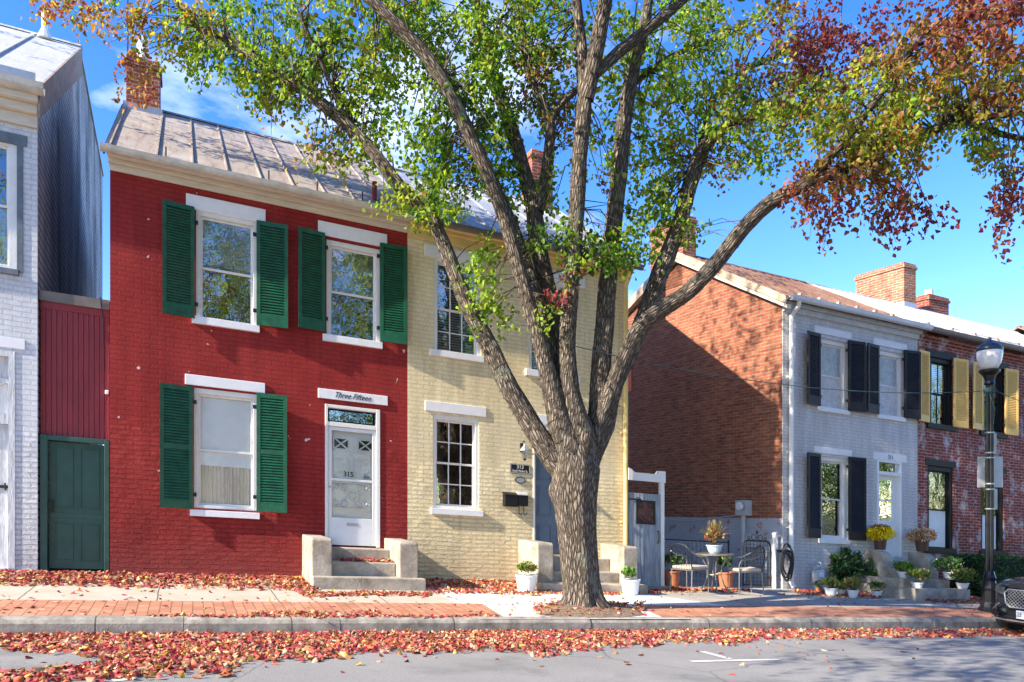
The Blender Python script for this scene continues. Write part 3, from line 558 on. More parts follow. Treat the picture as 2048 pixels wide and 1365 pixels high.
# wall things of the yellow house
ul, vl = fac(1043, 905); t = thing('wall_lantern', 'small glass carriage lantern on the yellow wall above the address plaque', 'lamp', fmap(ul, 0, vl))
mb = MB(); mb.box(ul-.03, ul+.03, 0.001, .02, vl+.0, vl+.16); mb.tube([(ul, .02, vl+.1), (ul, .06, vl+.18), (ul, .11, vl+.2), (ul, .14, vl+.15)], .008, 6); mb.build('bracket', 'iron', t)
mb = MB(); mb.lathe([(.01, .17), (.02, .14), (.045, .12), (.085, .07), (.09, .055), (.02, .055)], (ul, .14, vl-.03), 6); mb.build('hood', 'steel', t)
MB().lathe([(.035, -.09), (.07, .053), (.02, .053)], (ul, .14, vl-.03), 6).build('glass_pane', 'glass', t); MB().lathe([(.01, -.13), (.04, -.105), (.04, -.09)], (ul, .14, vl-.03), 6).build('base', 'iron', t)
a, b_, c, d = R(1020, 927, 1059, 946); t = thing('address_plaque', 'black rectangular plaque reading 313 South Market St on the yellow wall', 'sign', fmap(a, 0, c))
MB().box(a, b_, .002, .016, c, d).build('plate', 'black', t, bevel=.003); 
mb = MB(); fr2(mb, a+.006, b_-.006, c+.006, d-.006, .016, .0185, .006); mb.build('border', 'gilt', t)
text_mesh('313', .095, 'gilt', 'number', t, lambda x, y, z: fmap((a+b_)/2+x, .017+z, c+(d-c)*.68+y), ext=.001)
text_mesh('South Market St.', .062, 'gilt', 'street_name', t, lambda x, y, z: fmap((a+b_)/2+x*.72, .017+z, c+(d-c)*.26+y), ext=.001)
uo, vo_ = fac(1040, 961); mb = MB(); mb.prism([(uo+.105*math.cos(i*.3927), vo_+.062*math.sin(i*.3927)) for i in range(16)], .002, .018, axis=1); o = mb.build('plaque', 'iron', bevel=.003)
tag(o, 'small dark oval plaque on the yellow wall under the address sign', 'plaque')
mb = MB(); mb.prism([(uo+.085*math.cos(i*.3927), vo_+.045*math.sin(i*.3927)) for i in range(16)], .0185, .021, axis=1); mb.build('raised_face', 'steel', o)
def mailbox(x0, x1, y0, y1, lab, hooks, top):
    a, b_, c, d = R(x0, y0, x1, y1); t = thing('mailbox', lab, 'mailbox', fmap(a, 0, c), 'mailboxes on the yellow wall')
    MB().prism([(.002, c), (.10, c), (.12, c+.03), (.12, d-.05), (.002, d)], a, b_).build('body', 'black', t, bevel=.006)
    MB().prism([(.002, d+.003), (.13, d-.045), (.13, d-.06), (.002, d-.015+.003)], a-.008, b_+.008).build('lid', top, t)
    if hooks:
        mb = MB()
        for q in (.25, .75):
            x = a+(b_-a)*q; mb.tube([(x, .03, c), (x, .03, c-.13), (x+.01, .06, c-.16), (x+.02, .09, c-.15), (x+.03, .1, c-.12)], .008, 5)
        mb.build('newspaper_hook', 'iron', t)
    return t
mailbox(1005, 1031, 984, 1013, 'black metal mailbox nearest the window of the yellow house', False, 'black'); mailbox(1032, 1051, 984, 1012, 'smaller mailbox with pale lid and hooks next to the blue door', True, 'signb')
ua, ub = fac(1036, 1100)[0], fac(1196, 1100)[0]+.35
stoop('concrete stoop half hidden behind the tree trunk at the blue door', 0, 0, .7, 1.0, [(.36, fac(1100, 1112)[1]), (.68, fac(1100, 1142, .68)[1]), (1.02, fac(1080, 1166, 1.0)[1])], 0, fac(1060, 1083, .8)[1], u=(ua, ub), wc=.82)
# ---- tall white house at the left edge
wh = thing('row_house', 'white painted brick house with weathered side wall cut off by the left edge', 'house', fmap(uW1-1, 0, VB))
uW0 = uW1-5.0; hw1 = (fac(-80, 280)[0], fac(34, 280)[0], *[fac(0, q)[1] for q in (540, 268)])
hw2 = (fac(-110, 700)[0], fac(30, 700)[0], fac(0, 1137)[1], fac(0, 700)[1])
w = MB(); wall(w, uW0, uW1, VB-.5, 5.45, [hw1, hw2]); w.build('wall', 'white', wh, fix=False)
VWE, VWR, DW, BK = 5.72, 8.96, 4.55, (9.2, 8.36)
w = MB(); w.face([(uW1, 0, VB-.4), (uW1, -BK[0], VB-.4), (uW1, -BK[0], BK[1]), (uW1, -DW, VWR-.06), (uW1, 0, 5.6)]); w.face([(uW0, 0, VB-.4), (uW0, -BK[0], VB-.4), (uW0, -BK[0], BK[1]), (uW0, -DW, VWR), (uW0, 0, 5.6)]); w.build('side_wall', 'siding', wh, fix=False)
w = MB(); w.box(uW0, uW1+.01, .001, .06, 5.22, 5.38); w.box(uW0, uW1+.02, .001, .14, 5.38, 5.5); w.box(uW0, uW1+.04, .001, .24, 5.5, 5.6); w.build('cornice', 'cream', wh, bevel=.01)
roof(wh, uW0, uW1+.03, VWE, VWR, DW, .2, 'wroof', seams=[uW1-.75-i*.9 for i in range(4)], back=BK, sw=.05)
w = MB(); w.prism([(.2, VWE-.42), (-DW, VWR-.55), (-DW, VWR+.01), (.2, VWE+.01)], uW1+.031, uW1+.06); w.build('rake_board', simple('stained_wood', (.20, .11, .07), .8, var=.5, scale=5, stretch=(1, 7, .8), c2=(.50, .42, .36)), wh)
gutter(wh, uW0, uW1+.12, .27, 5.66, 'gutr', r=.085)
w = MB(); w.prism([(.02, VWE+.08), (.03, VWE+.26), (.05, VWE+.26), (.04, VWE+.08)], uW0, uW1-.02); w.build('snow_board', 'steel', wh)
upw, _ = fac(93, 85, -DW); w = MB(); w.tube([(upw, -DW+.2, VWR-.1), (upw, -DW+.2, VWR+.45)], .055, 12); w.lathe([(.14, -.05), (.07, .12)], (upw, -DW+.2, VWR-.1), 12); w.build('vent_pipe', 'wht', wh)
window(wh, hw1, fm='trim', lint=(hw1[0], fac(54, 268)[0], fac(0, 283)[1], fac(0, 262)[1]), lm='wtrimg', sill=(hw1[0], fac(38, 540)[0], hw1[2]-.05, hw1[2]+.03), fw=.10, curt=[('fold', 'lace', 0, 1, 0, .5)])
w = MB(); w.box(hw1[1], hw1[1]+.07, -.1, .012, hw1[2], hw1[3]); w.build('window_casing', 'wtrimg', wh)
a, b_, c, d = hw2; mb = MB(); mb.box(b_-.08, b_, -.16, .01, c, d); mb.box(a, b_-.08, -.16, .009, d-.08, d); tm = fac(0, 836)[1]; mb.box(a, b_-.08, -.16, .008, tm-.08, tm+.06); dw = mb.build('door', 'wdoor', wh)
mb = MB(); 
for i in range(6): x = b_-.08-(i+1)*.22; mb.box(x+.004, x+.216, -.10, -.06, c, tm-.09)
mb.build('door_leaf', 'wdoor', dw); mb = MB(); mb.box(a, b_-.08, -.14, -.10, tm+.06, d-.08); tt = fac(0, 760)[1]; mb.box(a, b_-.08, -.10, -.07, tt-.03, tt+.03)
mb.tube([(b_-.9, -.08, tm+.06), (b_-.1, -.08, tt)], .018, 4); mb.tube([(b_-.1, -.08, tt), (b_-.9, -.08, d-.1)], .018, 4); mb.build('transom', 'wdoor', dw)
vv = fac(15, 974)[1]; mb = MB(); mb.box(b_-.35, b_-.05, -.058, -.045, vv-.02, vv+.02); mb.tube([(b_-.12, -.05, vv-.05), (b_-.12, -.02, vv+.05)], .012, 6); mb.build('latch', 'iron', dw)
l = (a, fac(50, 675)[0], fac(0, 694)[1], fac(0, 674)[1]); MB().box(l[0], l[1], -.05, .015, l[2], l[3]).build('lintel', 'lint', dw)
# ---- infill between white and red house: red boards over a green door
u0, u1 = uW1+.02, uR0-.01; t = thing('passage_front', 'red board wall with a dark green panelled door between the white and the red house', 'wall', fmap((u0+u1)/2, 0, VB))
vtop = fac(77, 598)[1]; vd = fac(80, 868)[1]
mb = MB(); n = 13; bw_ = (u1-u0)/n
for i in range(n): mb.box(u0+i*bw_+.003, u0+(i+1)*bw_-.003, -.14, -.10+random.uniform(0, .008), vd, vtop-.1)
mb.box(u0, u1, -.20, -.14, vd, vtop); mb.box(u0, u1, -.14, -.085, vtop-.1, vtop); mb.build('boards', 'redw', t)
MB().box(u0-.01, u1, -.6, -.05, vtop, vtop+.14).build('coping', 'gutd', t)
mb = MB(); mb.box(u0, u0+.09, -.16, -.04, VB-.05, vd); mb.box(u1-.07, u1, -.16, -.04, VB-.05, vd); mb.box(u0+.09, u1-.07, -.16, -.042, vd-.07, vd); df = mb.build('door_frame', 'dgreen', t, bevel=.006)
a, b_ = u0+.10, u1-.08; c, d = fac(100, 1138)[1], vd-.08; mb = MB(); mb.box(a, b_, -.17, -.13, c, d); wd = b_-a; hh = d-c
for p0, p1 in ((.10, .44), (.56, .92)):
    for q0, q1 in ((.06, .36), (.48, .96)): fr2(mb, a+wd*p0, a+wd*p1, c+hh*q0, c+hh*q1, -.13, -.118, .018)
mb.box(a, b_, -.13, -.12, c+hh*.40, c+hh*.44)
dg = mb.build('door_leaf', 'dgreen', df, bevel=.003)
MB().tube([(a+.04, -.12, c+hh*.52), (a+.04, -.08, c+hh*.54), (a+.04, -.08, c+hh*.44), (a+.04, -.12, c+hh*.46)], .012, 6).build('handle', 'iron', df)
ux, vx = fac(214, 784); o = MB().box(ux-.03, ux+.02, -.099, -.04, vx-.03, vx+.03).build('doorbell', 'wht', t, bevel=.01)
ux, vy = fac(207, 620, 0); mb = MB(); mb.tube([(ux-.04, -.03, vtop+.16), (ux-.02, -.07, vy-.1), (ux, -.07, fac(207, 742)[1])], .008, 5); mb.build('cable', 'iron', t)
# ---- right-hand row (skew): grey fronted house
gr = thing('row_house', 'grey painted house with black shutters and a red brick gable wall, number 311', 'house', smap((uG0+uG1)/2, 0, VB))
VEG = 5.0; VRG = 7.03; DRG = 3.05; EVG = 5.12
h7, h8, h9 = R(1641, 676, 1696, 816), R(1758, 700, 1808, 832), R(1641, 912, 1696, 1078)
hgd = R(1754, 918, 1803, 1112)
w = MB(smap); wall(w, uG0, uG1, VB-.4, VEG, [h7, h8, h9, hgd]); w.build('front_wall', 'grey', gr, fix=False)
w = MB(smap); w.face([(uG0, 0, VB-.5), (uG0, -2*DRG-1.2, VB-.5), (uG0, -2*DRG-1.2, 5.0), (uG0, -DRG, VRG+.03), (uG0, 0, VEG+.12)]); w.build('gable_wall', 'gable', gr, fix=False)
w = MB(smap); w.box(uG0-.005, uG0+.12, -.001, .012, VB-.3, VEG); w.build('corner_strip', 'grey', gr)
w = MB(smap); w.box(uG0, uG1, .001, .05, VEG-.1, VEG+.02); w.box(uG0-.01, uG1, .001, .13, VEG+.02, VEG+.1); w.build('cornice', simple('grey_cornice', (.52, .54, .58), .6), gr, bevel=.01)
gutter(gr, uG0-.02, uG1+.1, .27, VEG+.13, simple('white_gutter', (.66, .68, .70), .4, var=.08))
roof(gr, uG0-.12, uG1+.03, EVG, VRG, DRG, .24, 'groof', smap, seams=[uG0-.1+i*.28 for i in range(17)], sw=.012, sh=.02, back=(2*DRG+1.2, 4.9))
w = MB(smap); w.prism([(.22, EVG-.13), (-DRG, VRG-.13), (-DRG, VRG+.04), (.22, EVG+.04)], uG0-.15, uG0-.125); w.build('rake_flashing', 'flash', gr)
w = MB(smap); w.prism([(.22, EVG-.22), (-DRG, VRG-.22), (-DRG, VRG-.14), (.22, EVG-.14)], uG0-.125, uG0-.005); w.build('rake_board', 'cream', gr)
w = MB(smap); w.prism([(-DRG, VRG-.2), (-2*DRG-1.2, 4.7), (-2*DRG-1.2, 4.95), (-DRG, VRG+.04)], uG0-.15, uG0-.01); w.build('back_rake', 'flash', gr)
def snow(root, u0, u1, ve, mp, n, ov=.24, dr=DRG, vr=VRG):
    for i in range(n):
        u = u0+(u1-u0)*(i+.5)/n; wv = ov-.45; vv = ve+(ov-wv)*(vr-ve)/(dr+ov); mb = MB(mp); mb.hexa([(u-.04, wv, vv), (u+.04, wv, vv), (u+.04, wv-.1, vv+.05), (u-.04, wv-.1, vv+.05), (u-.03, wv-.01, vv+.10), (u+.03, wv-.01, vv+.10), (u+.01, wv-.08, vv+.11), (u-.01, wv-.08, vv+.11)]); mb.build('snow_guard', 'flash', root)
snow(gr, uG0+.5, uG1-.2, EVG, smap, 6)
# gable chimney
chimney(gr, uG0+.0, uG0+.40, DRG-.15, DRG+1.0, 6.2, 7.95, smap, mat=brick_mat('gable_chimney_brick', (.36, .125, .06), (.24, .065, .04), (.4, .32, .26), udir=(1, 1, 0), vdir=(0, 0, 1), bumpd=.008))
_zs = VB
for q, lt_, sl_, cu in ((h7, LR(1628, 651, 1702, 14), LR(1635, 813, 1697, 9), 1), (h8, LR(1746, 676, 1813, 13), LR(1753, 828, 1808, 9), 1), (h9, LR(1628, 892, 1703, 13), LR(1635, 1077, 1697, 9), 0)):
    window(gr, q, mp=smap, lint=lt_, sill=sl_, curt=[('flat', 'lace', 0, 1, 0, 1)] if cu else [('fold', 'lace', 0, .2, 0, 1)], fw=.07, rec=.07, glass='glass2' if cu else 'glass')
for q, hg in (((1609, 663, 1640, 808), 1), ((1696, 681, 1724, 822), 0), ((1729, 687, 1757, 825), 1), ((1808, 700, 1834, 836), 0), ((1609, 905, 1640, 1075), 1), ((1697, 914, 1725, 1080), 0)):
    u0, u1, v0, v1 = R(*q, w=.05); shutter(gr, u0, u1, v0, v1, 'blacks', mp=smap, hinge=hg, solid_low=.2, tilt=.07)
u0, u1, v0, v1 = hgd; fr = MB(smap); fr.box(u0, u0+.06, -.16, .01, v0, v1); fr.box(u1-.06, u1, -.16, .01, v0, v1); fr.box(u0+.06, u1-.06, -.16, .009, v1-.06, v1); vt = fac(1754, 947)[1]; fr.box(u0+.06, u1-.06, -.16, .008, vt-.02, vt+.06)
dq = fr.build('door', 'wht', gr, bevel=.004); MB(smap).box(u0+.06, u1-.06, -.09, -.085, vt+.06, v1-.06).build('pane', 'glass', dq); MB(smap).box(u0+.06, u1-.06, -.45, -.44, v0, v1).build('interior', 'dark', dq)
gt, gb = fac(1762, 958)[1], fac(1762, 1041)[1]; a, b_ = u0+.06, u1-.06; mb = MB(smap); mb.box(a, a+.13, -.13, -.09, v0, vt-.02); mb.box(b_-.11, b_, -.13, -.09, v0, vt-.02); mb.box(a+.13, b_-.11, -.13, -.091, gt, vt-.02); mb.box(a+.13, b_-.11, -.13, -.091, v0, gb); mb.box(a+.13, b_-.11, -.125, -.095, (gt+gb)/2-.015, (gt+gb)/2+.015); mb.build('door_leaf', 'wht', dq, bevel=.003)
MB(smap).box(a+.13, b_-.11, -.112, -.11, gb, gt).build('pane', 'glass', dq, fix=False); MB(smap).tube([(a+.07, -.09, v0+.95), (a+.07, -.03, v0+.95), (a+.07, -.03, v0+1.1)], .012, 6).build('handle', 'mustard', dq)
l = LR(1747, 904, 1812, 15); lo = MB(smap).box(l[0], l[1], -.05, .018, l[2], l[3]).build('lintel', 'lint', dq, bevel=.004)
text_mesh('311', .15, 'ink', 'house_number', lo, lambda x, y, z: smap((l[0]+l[1])/2+x*.8, .019+z, (l[2]+l[3])/2+y))
w = MB(smap); ud = uG0+.17; w.tube([(ud, .26, VEG+.08), (ud, .24, VEG-.02), (ud, .07, VEG-.2), (ud, .065, VB+.15), (ud, .14, VB+.05)], .05, 10)
for vv in (3.5, 1.9, .3): w.box(ud-.07, ud+.07, .013, .05, vv, vv+.03)
w.build('downspout', 'wht', gr)
w = MB(smap); w.box(uG0-.02, uG0-.004, -5.2, -4.75, 3.85, 4.6); w.build('boarded_opening', 'orange', gr)
# stoop of the grey house: two rounded cheek walls, four wide steps
W3 = FY-side_pt(1831, 1202).y; topv = fac(1740, 1101, .5)[1]
def su(x, w_): u, _ = fac(x, 1100, w_); return u+SK*w_
t = thing('front_steps', 'tan concrete steps with two rounded side walls below door 311', 'steps', smap(su(1800, .4), .8, VB))
wch = W3-.95
for a in (su(1728, 0), su(1815, 0)):
    mb = MB(smap); pr = [(.0, VB-.3), (wch, VB-.3), (wch, topv-.22)]+[(wch-.22+.22*math.cos(q), topv-.22+.22*math.sin(q)) for q in (.4, .8, 1.2, 1.5)]+[(.0, topv)]
    mb.prism(pr, a, a+.26); mb.build('side_wall', 'conc', t, bevel=.02)
for i, (x0, x1, yt) in enumerate(((1745, 1850, 1122), (1797, 1878, 1140), (1806, 1900, 1159), (1831, 1941, 1178))):
    w_ = (wch-.35, W3-.66, W3-.33, W3)[i]; vt = fac(1810, yt, w_)[1]; mb = MB(smap); mb.box(su(x0, w_)-(0 if i == 0 else .0), su(x1, w_), .002, w_, VB-.4, vt); mb.build('step', 'conc', t, bevel=.015)
# ---- old brick house at the right
bk = thing('row_house', 'worn red brick house with mustard shutters and black window frames at the right', 'house', smap((uG1+uB1)/2, 0, VB))
h10, h11, h12, h13 = R(1860, 712, 1906, 852), R(1966, 730, 2010, 866), R(1855, 930, 1907, 1102), R(1962, 945, 2008, 1106)
w = MB(smap); wall(w, uG1, uB1, VB-.6, VEG, [h10, h11, h12, h13]); w.build('wall', 'brick', bk, fix=False)
w = MB(smap); w.box(uG1+.01, uB1, .001, .03, VEG-.1, VEG-.03); w.box(uG1+.01, uB1, .001, .07, VEG-.03, VEG+.06); w.build('brick_cornice', 'brick', bk, bevel=.01)
gutter(bk, uG1+.12, uB1, .24, VEG+.12, 'gutd')
roof(bk, uG1+.03, uB1, EVG, VRG, DRG, .24, 'broof', smap, seams=[uG1+.05+i*.22 for i in range(int((uB1-uG1)/.22))], sw=.05, sh=.03)
snow(bk, uG1+.3, uB1-.2, EVG, smap, 10)
for q, lt_, sl_ in ((h10, LR(1850, 697, 1912, 14), LR(1852, 845, 1908, 11)), (h11, LR(1957, 716, 2016, 13), LR(1958, 860, 2012, 11)), (h12, LR(1850, 917, 1911, 13), LR(1850, 1095, 1910, 11)), (h13, LR(1957, 931, 2012, 12), LR(1958, 1100, 2012, 11))):
    window(bk, q, mp=smap, fm='black', lint=lt_, sill=sl_, lm='black', fw=.09, rec=.06, curt=[('blind' if q in (h10, h11) else 'flat', 'blind', 0, 1, 0 if q in (h12, h13) else .6, .5 if q in (h12, h13) else 1)], nx=2 if q in (h10, h11) else 1)
for q, hg in (((1834, 700, 1858, 842), 1), ((1907, 716, 1931, 854), 0), ((1942, 724, 1965, 858), 1), ((2010, 737, 2031, 869), 0)):
    u0, u1, v0, v1 = R(*q, w=.05); shutter(bk, u0, u1, v0, v1, 'mustard', mp=smap, hinge=hg, solid_low=.15, tilt=.05)
# its chimneys, located on the roof plane
def roofhit(x, y): p = (VRG-EVG)/(DRG+.24); return hit(x, y, EVG, FY-.24, p)
P = roofhit(1808, 612); uu = P.x-SK*(P.y-FY); d_ = P.y-FY
q = cam(1835, 612, 1); dx = (1835-1808)/F*(P.x*SS+P.y*CC)/CC*1.15; vch = (P.z+G*P.x) + (612-522)/F*(P.x*SS+P.y*CC)
chimney(bk, uu, uu+dx, d_, d_+1.5, P.z+G*P.x-.5, vch, smap, mat=brick_mat('orange_chimney_brick', (.46, .19, .09), (.34, .11, .06), (.5, .42, .35), udir=(1, 1, 0), vdir=(0, 0, 1), bumpd=.008))
MB(smap).box(uu-.012, uu+dx+.01, -d_-.5, -d_+.012, P.z+G*P.x-.5, P.z+G*P.x+.16).build('flashing', 'signb', bk)
u2, v2_ = fac(1838, 588, -DRG-.9); u3, _ = fac(1888, 588, -DRG-.9); c2 = chimney(bk, u2+.45, u3+.20, DRG+.5, DRG+1.3, 6.0, v2_-.08, smap)
MB(smap).tube([((u2+u3)/2+.32, -DRG-.8, v2_-.2), ((u2+u3)/2+.32, -DRG-.8, v2_+.18)], .12, 12).build('chimney_pot', 'cream', c2)
# next house beyond the frame
nx_ = thing('row_house', 'brown roofed house farthest right, only its roof showing beyond the white tin roof', 'house', smap(uB1+3, 0, VB))
w = MB(smap); w.box(uB1+.01, uB1+6, -2*DRG, 0, VB-1, VEG); w.build('wall', 'brick', nx_); roof(nx_, uB1+.01, uB1+6, EVG+.1, VRG+.22, DRG, .24, 'groof', smap, seams=[uB1+.1+i*.4 for i in range(14)])
# ------------------------------------------------------------------ ground
def sheet(name, pts, mat, kind='structure', thick=None):
    mb = MB(wmap); mb.face(pts); o = mb.build(name, mat, fix=False); o['kind'] = kind; return o
def gz(X, Y, f, dz=0.0): return (X, Y, f(X, Y)+dz)
def strip(name, x0, x1, y0, y1, f, mat, dz=0.0, x0b=None, x1b=None):
    x0b = x0 if x0b is None else x0b; x1b = x1 if x1b is None else x1b
    return sheet(name, [gz(x0, y0, f, dz), gz(x1, y0, f, dz), gz(x1b, y1, f, dz), gz(x0b, y1, f, dz)], mat)
A0, A1 = -40.0, 60.0
# the wide earth sheet: follows the street grade, levels out far away
mb = MB(wmap); xs = [-600, -60, 90, 600]
for i in range(3):
    for (ya, yb) in ((-600, FY+8), (FY+8, 600)):
        def zz(X): return VB-.9-G*max(-60, min(90, X))
        mb.face([(xs[i], ya, zz(xs[i])), (xs[i+1], ya, zz(xs[i+1])), (xs[i+1], yb, zz(xs[i+1])), (xs[i], yb, zz(xs[i]))])
tag(mb.build('ground', 'earth', fix=False), kind='structure')
strip('road', A0, A1, -1.5, YK-.02, zroad, 'asph')
xn = side_pt(880, 1190).x; ym = side_pt(700, 1206).y
xk0, xk1 = side_pt(1009, 1235).x, side_pt(1325, 1235).x; xm0, xm1 = side_pt(963, 1208).x, side_pt(1268, 1211).x
x6 = side_pt(1460, 1212).x
yw = FY+.05
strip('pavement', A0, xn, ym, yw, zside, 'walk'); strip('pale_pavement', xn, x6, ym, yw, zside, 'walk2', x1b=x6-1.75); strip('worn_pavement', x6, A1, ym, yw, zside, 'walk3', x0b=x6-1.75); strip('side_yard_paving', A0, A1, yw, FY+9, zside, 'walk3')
strip('pavement_joint', xk0-.4, xk1+.4, YK-.005, ym, zside, 'walk2')
kt = YK+.14
strip('brick_paving', A0, xk0, kt, ym, zside, 'pave', .004, x1b=xm0); strip('brick_paving', xk1, A1, kt, ym, zside, 'pave', .004, x0b=xm1)
strip('paving_bed', A0, A1, YK, ym, zside, 'walk3', -.03)
mb = MB(wmap); prf = [(YK-.05, -KH-.2), (YK-.03, -.05), (YK-.005, -.012), (YK+.03, 0.008), (kt, .010), (kt, -.3)]
n = 60
for i in range(n):   # kerb stones, each slightly out of line
    xa, xb = A0+(A1-A0)*i/n+.003, A0+(A1-A0)*(i+1)/n-.003; dj, dv = random.uniform(-.008, .008), random.uniform(-.006, .004)
    k = len(mb.v)
    for X in (xa, xb): mb.v += [Vector((X, y+dj, KV-G*X+z+dv)) for y, z in prf]
    m_ = len(prf)
    for a in range(m_-1): mb.f.append((k+a, k+a+1, k+m_+a+1, k+m_+a))
    mb.f.append(tuple(k+i2 for i2 in range(m_))[::-1]); mb.f.append(tuple(k+m_+i2 for i2 in range(m_)))
tag(mb.build('kerb', 'kerb'), kind='structure')
def markq(a, b_, wd):
    A, B = road_pt(*a), road_pt(*b_); d = (B-A); nrm = Vector((-d.y, d.x, 0)).normalized()*wd/2
    return [gz(*(P.xy), zroad, .005) for P in (A-nrm, B-nrm, B+nrm, A+nrm)]
mb = MB(wmap); mb.face(markq((1382, 1324), (1556, 1320), .085)); 
q_ = markq((1404, 1304), (1460, 1319), .085); mb.face(q_); o = mb.build('parking_marking', 'mark', fix=False); o['kind'] = 'structure'
tag(o)
mb = MB(wmap); mb.face(markq((225, 1362), (270, 1358), .1)); o = mb.build('parking_marking', 'mark', fix=False); o['kind'] = 'structure'
# ------------------------------------------------------------------ leaves
def leafmesh(name, C, T, U, size, col, mat, root=None, fold=.25, asp=.85):
    """C centres, T tip directions, U side directions (n,3); each leaf is two folded quads"""
    n = len(C); s = size[:, None]; Nn = np.cross(T, U)
    pts = np.stack([C - T*s*.5, C + U*s*.48*asp - T*s*.12 + Nn*s*fold, C + U*s*.30*asp + T*s*.28 + Nn*s*fold*.6, C + T*s*.55, C - U*s*.30*asp + T*s*.28 + Nn*s*fold*.6, C - U*s*.48*asp - T*s*.12 + Nn*s*fold], 1).reshape(-1, 3)
    o_ = root_loc(root); pts = pts - np.array(o_)
    base = (np.arange(n)*6)[:, None]; fc = np.concatenate([base+np.array([0, 1, 2, 3]), base+np.array([0, 3, 4, 5])], 1).reshape(-1)
    me = bpy.data.meshes.new(name); me.vertices.add(n*6); me.vertices.foreach_set('co', pts.astype(np.float32).ravel())
    me.loops.add(n*8); me.loops.foreach_set('vertex_index', fc.astype(np.int32)); me.polygons.add(n*2)
    me.polygons.foreach_set('loop_start', (np.arange(n*2)*4).astype(np.int32)); me.polygons.foreach_set('loop_total', np.full(n*2, 4, np.int32))
    me.update(); at = me.color_attributes.new('Col', 'FLOAT_COLOR', 'POINT')
    cc = np.concatenate([np.repeat(col, 6, 0), np.ones((n*6, 1))], 1); at.data.foreach_set('color', cc.astype(np.float32).ravel())
    me.materials.append(M[mat]); o = bpy.data.objects.new(name, me); COL.objects.link(o)
    if root: o.parent = root
    return o
def unit(a): return a/np.maximum(np.linalg.norm(a, axis=1, keepdims=True), 1e-6)
def rdir(n): return unit(rng.normal(size=(n, 3)))
PAL = {'g': [(.06, .15, .015), (.10, .21, .018), (.15, .27, .02), (.24, .33, .025), (.04, .10, .015), (.12, .23, .018), (.33, .38, .03), (.03, .08, .015)], 'y': [(.36, .33, .04), (.26, .28, .03), (.42, .32, .05), (.20, .24, .03)], 'o': [(.46, .26, .05), (.30, .10, .04), (.34, .14, .035), (.38, .20, .05), (.28, .10, .03), (.34, .20, .06), (.22, .10, .04)],
       'r': [(.30, .05, .045), (.22, .05, .035), (.26, .08, .05), (.17, .04, .035), (.32, .05, .06), (.20, .09, .06)], 'p': [(.13, .025, .03), (.10, .02, .035), (.18, .035, .035), (.16, .05, .05)], 'l': [(.22, .36, .03), (.30, .42, .05), (.38, .42, .05), (.14, .27, .03)]}
def cols(mixs, n):
    keys = list(mixs); pr = np.array([mixs[k] for k in keys], float); pr /= pr.sum(); ks = rng.choice(len(keys), n, p=pr)
    out = np.zeros((n, 3))
    for i, k in enumerate(keys):
        idx = np.where(ks == i)[0]; pal = np.array(PAL[k]); out[idx] = pal[rng.integers(len(pal), size=len(idx))]
    return out*rng.uniform(.75, 1.25, (n, 1))
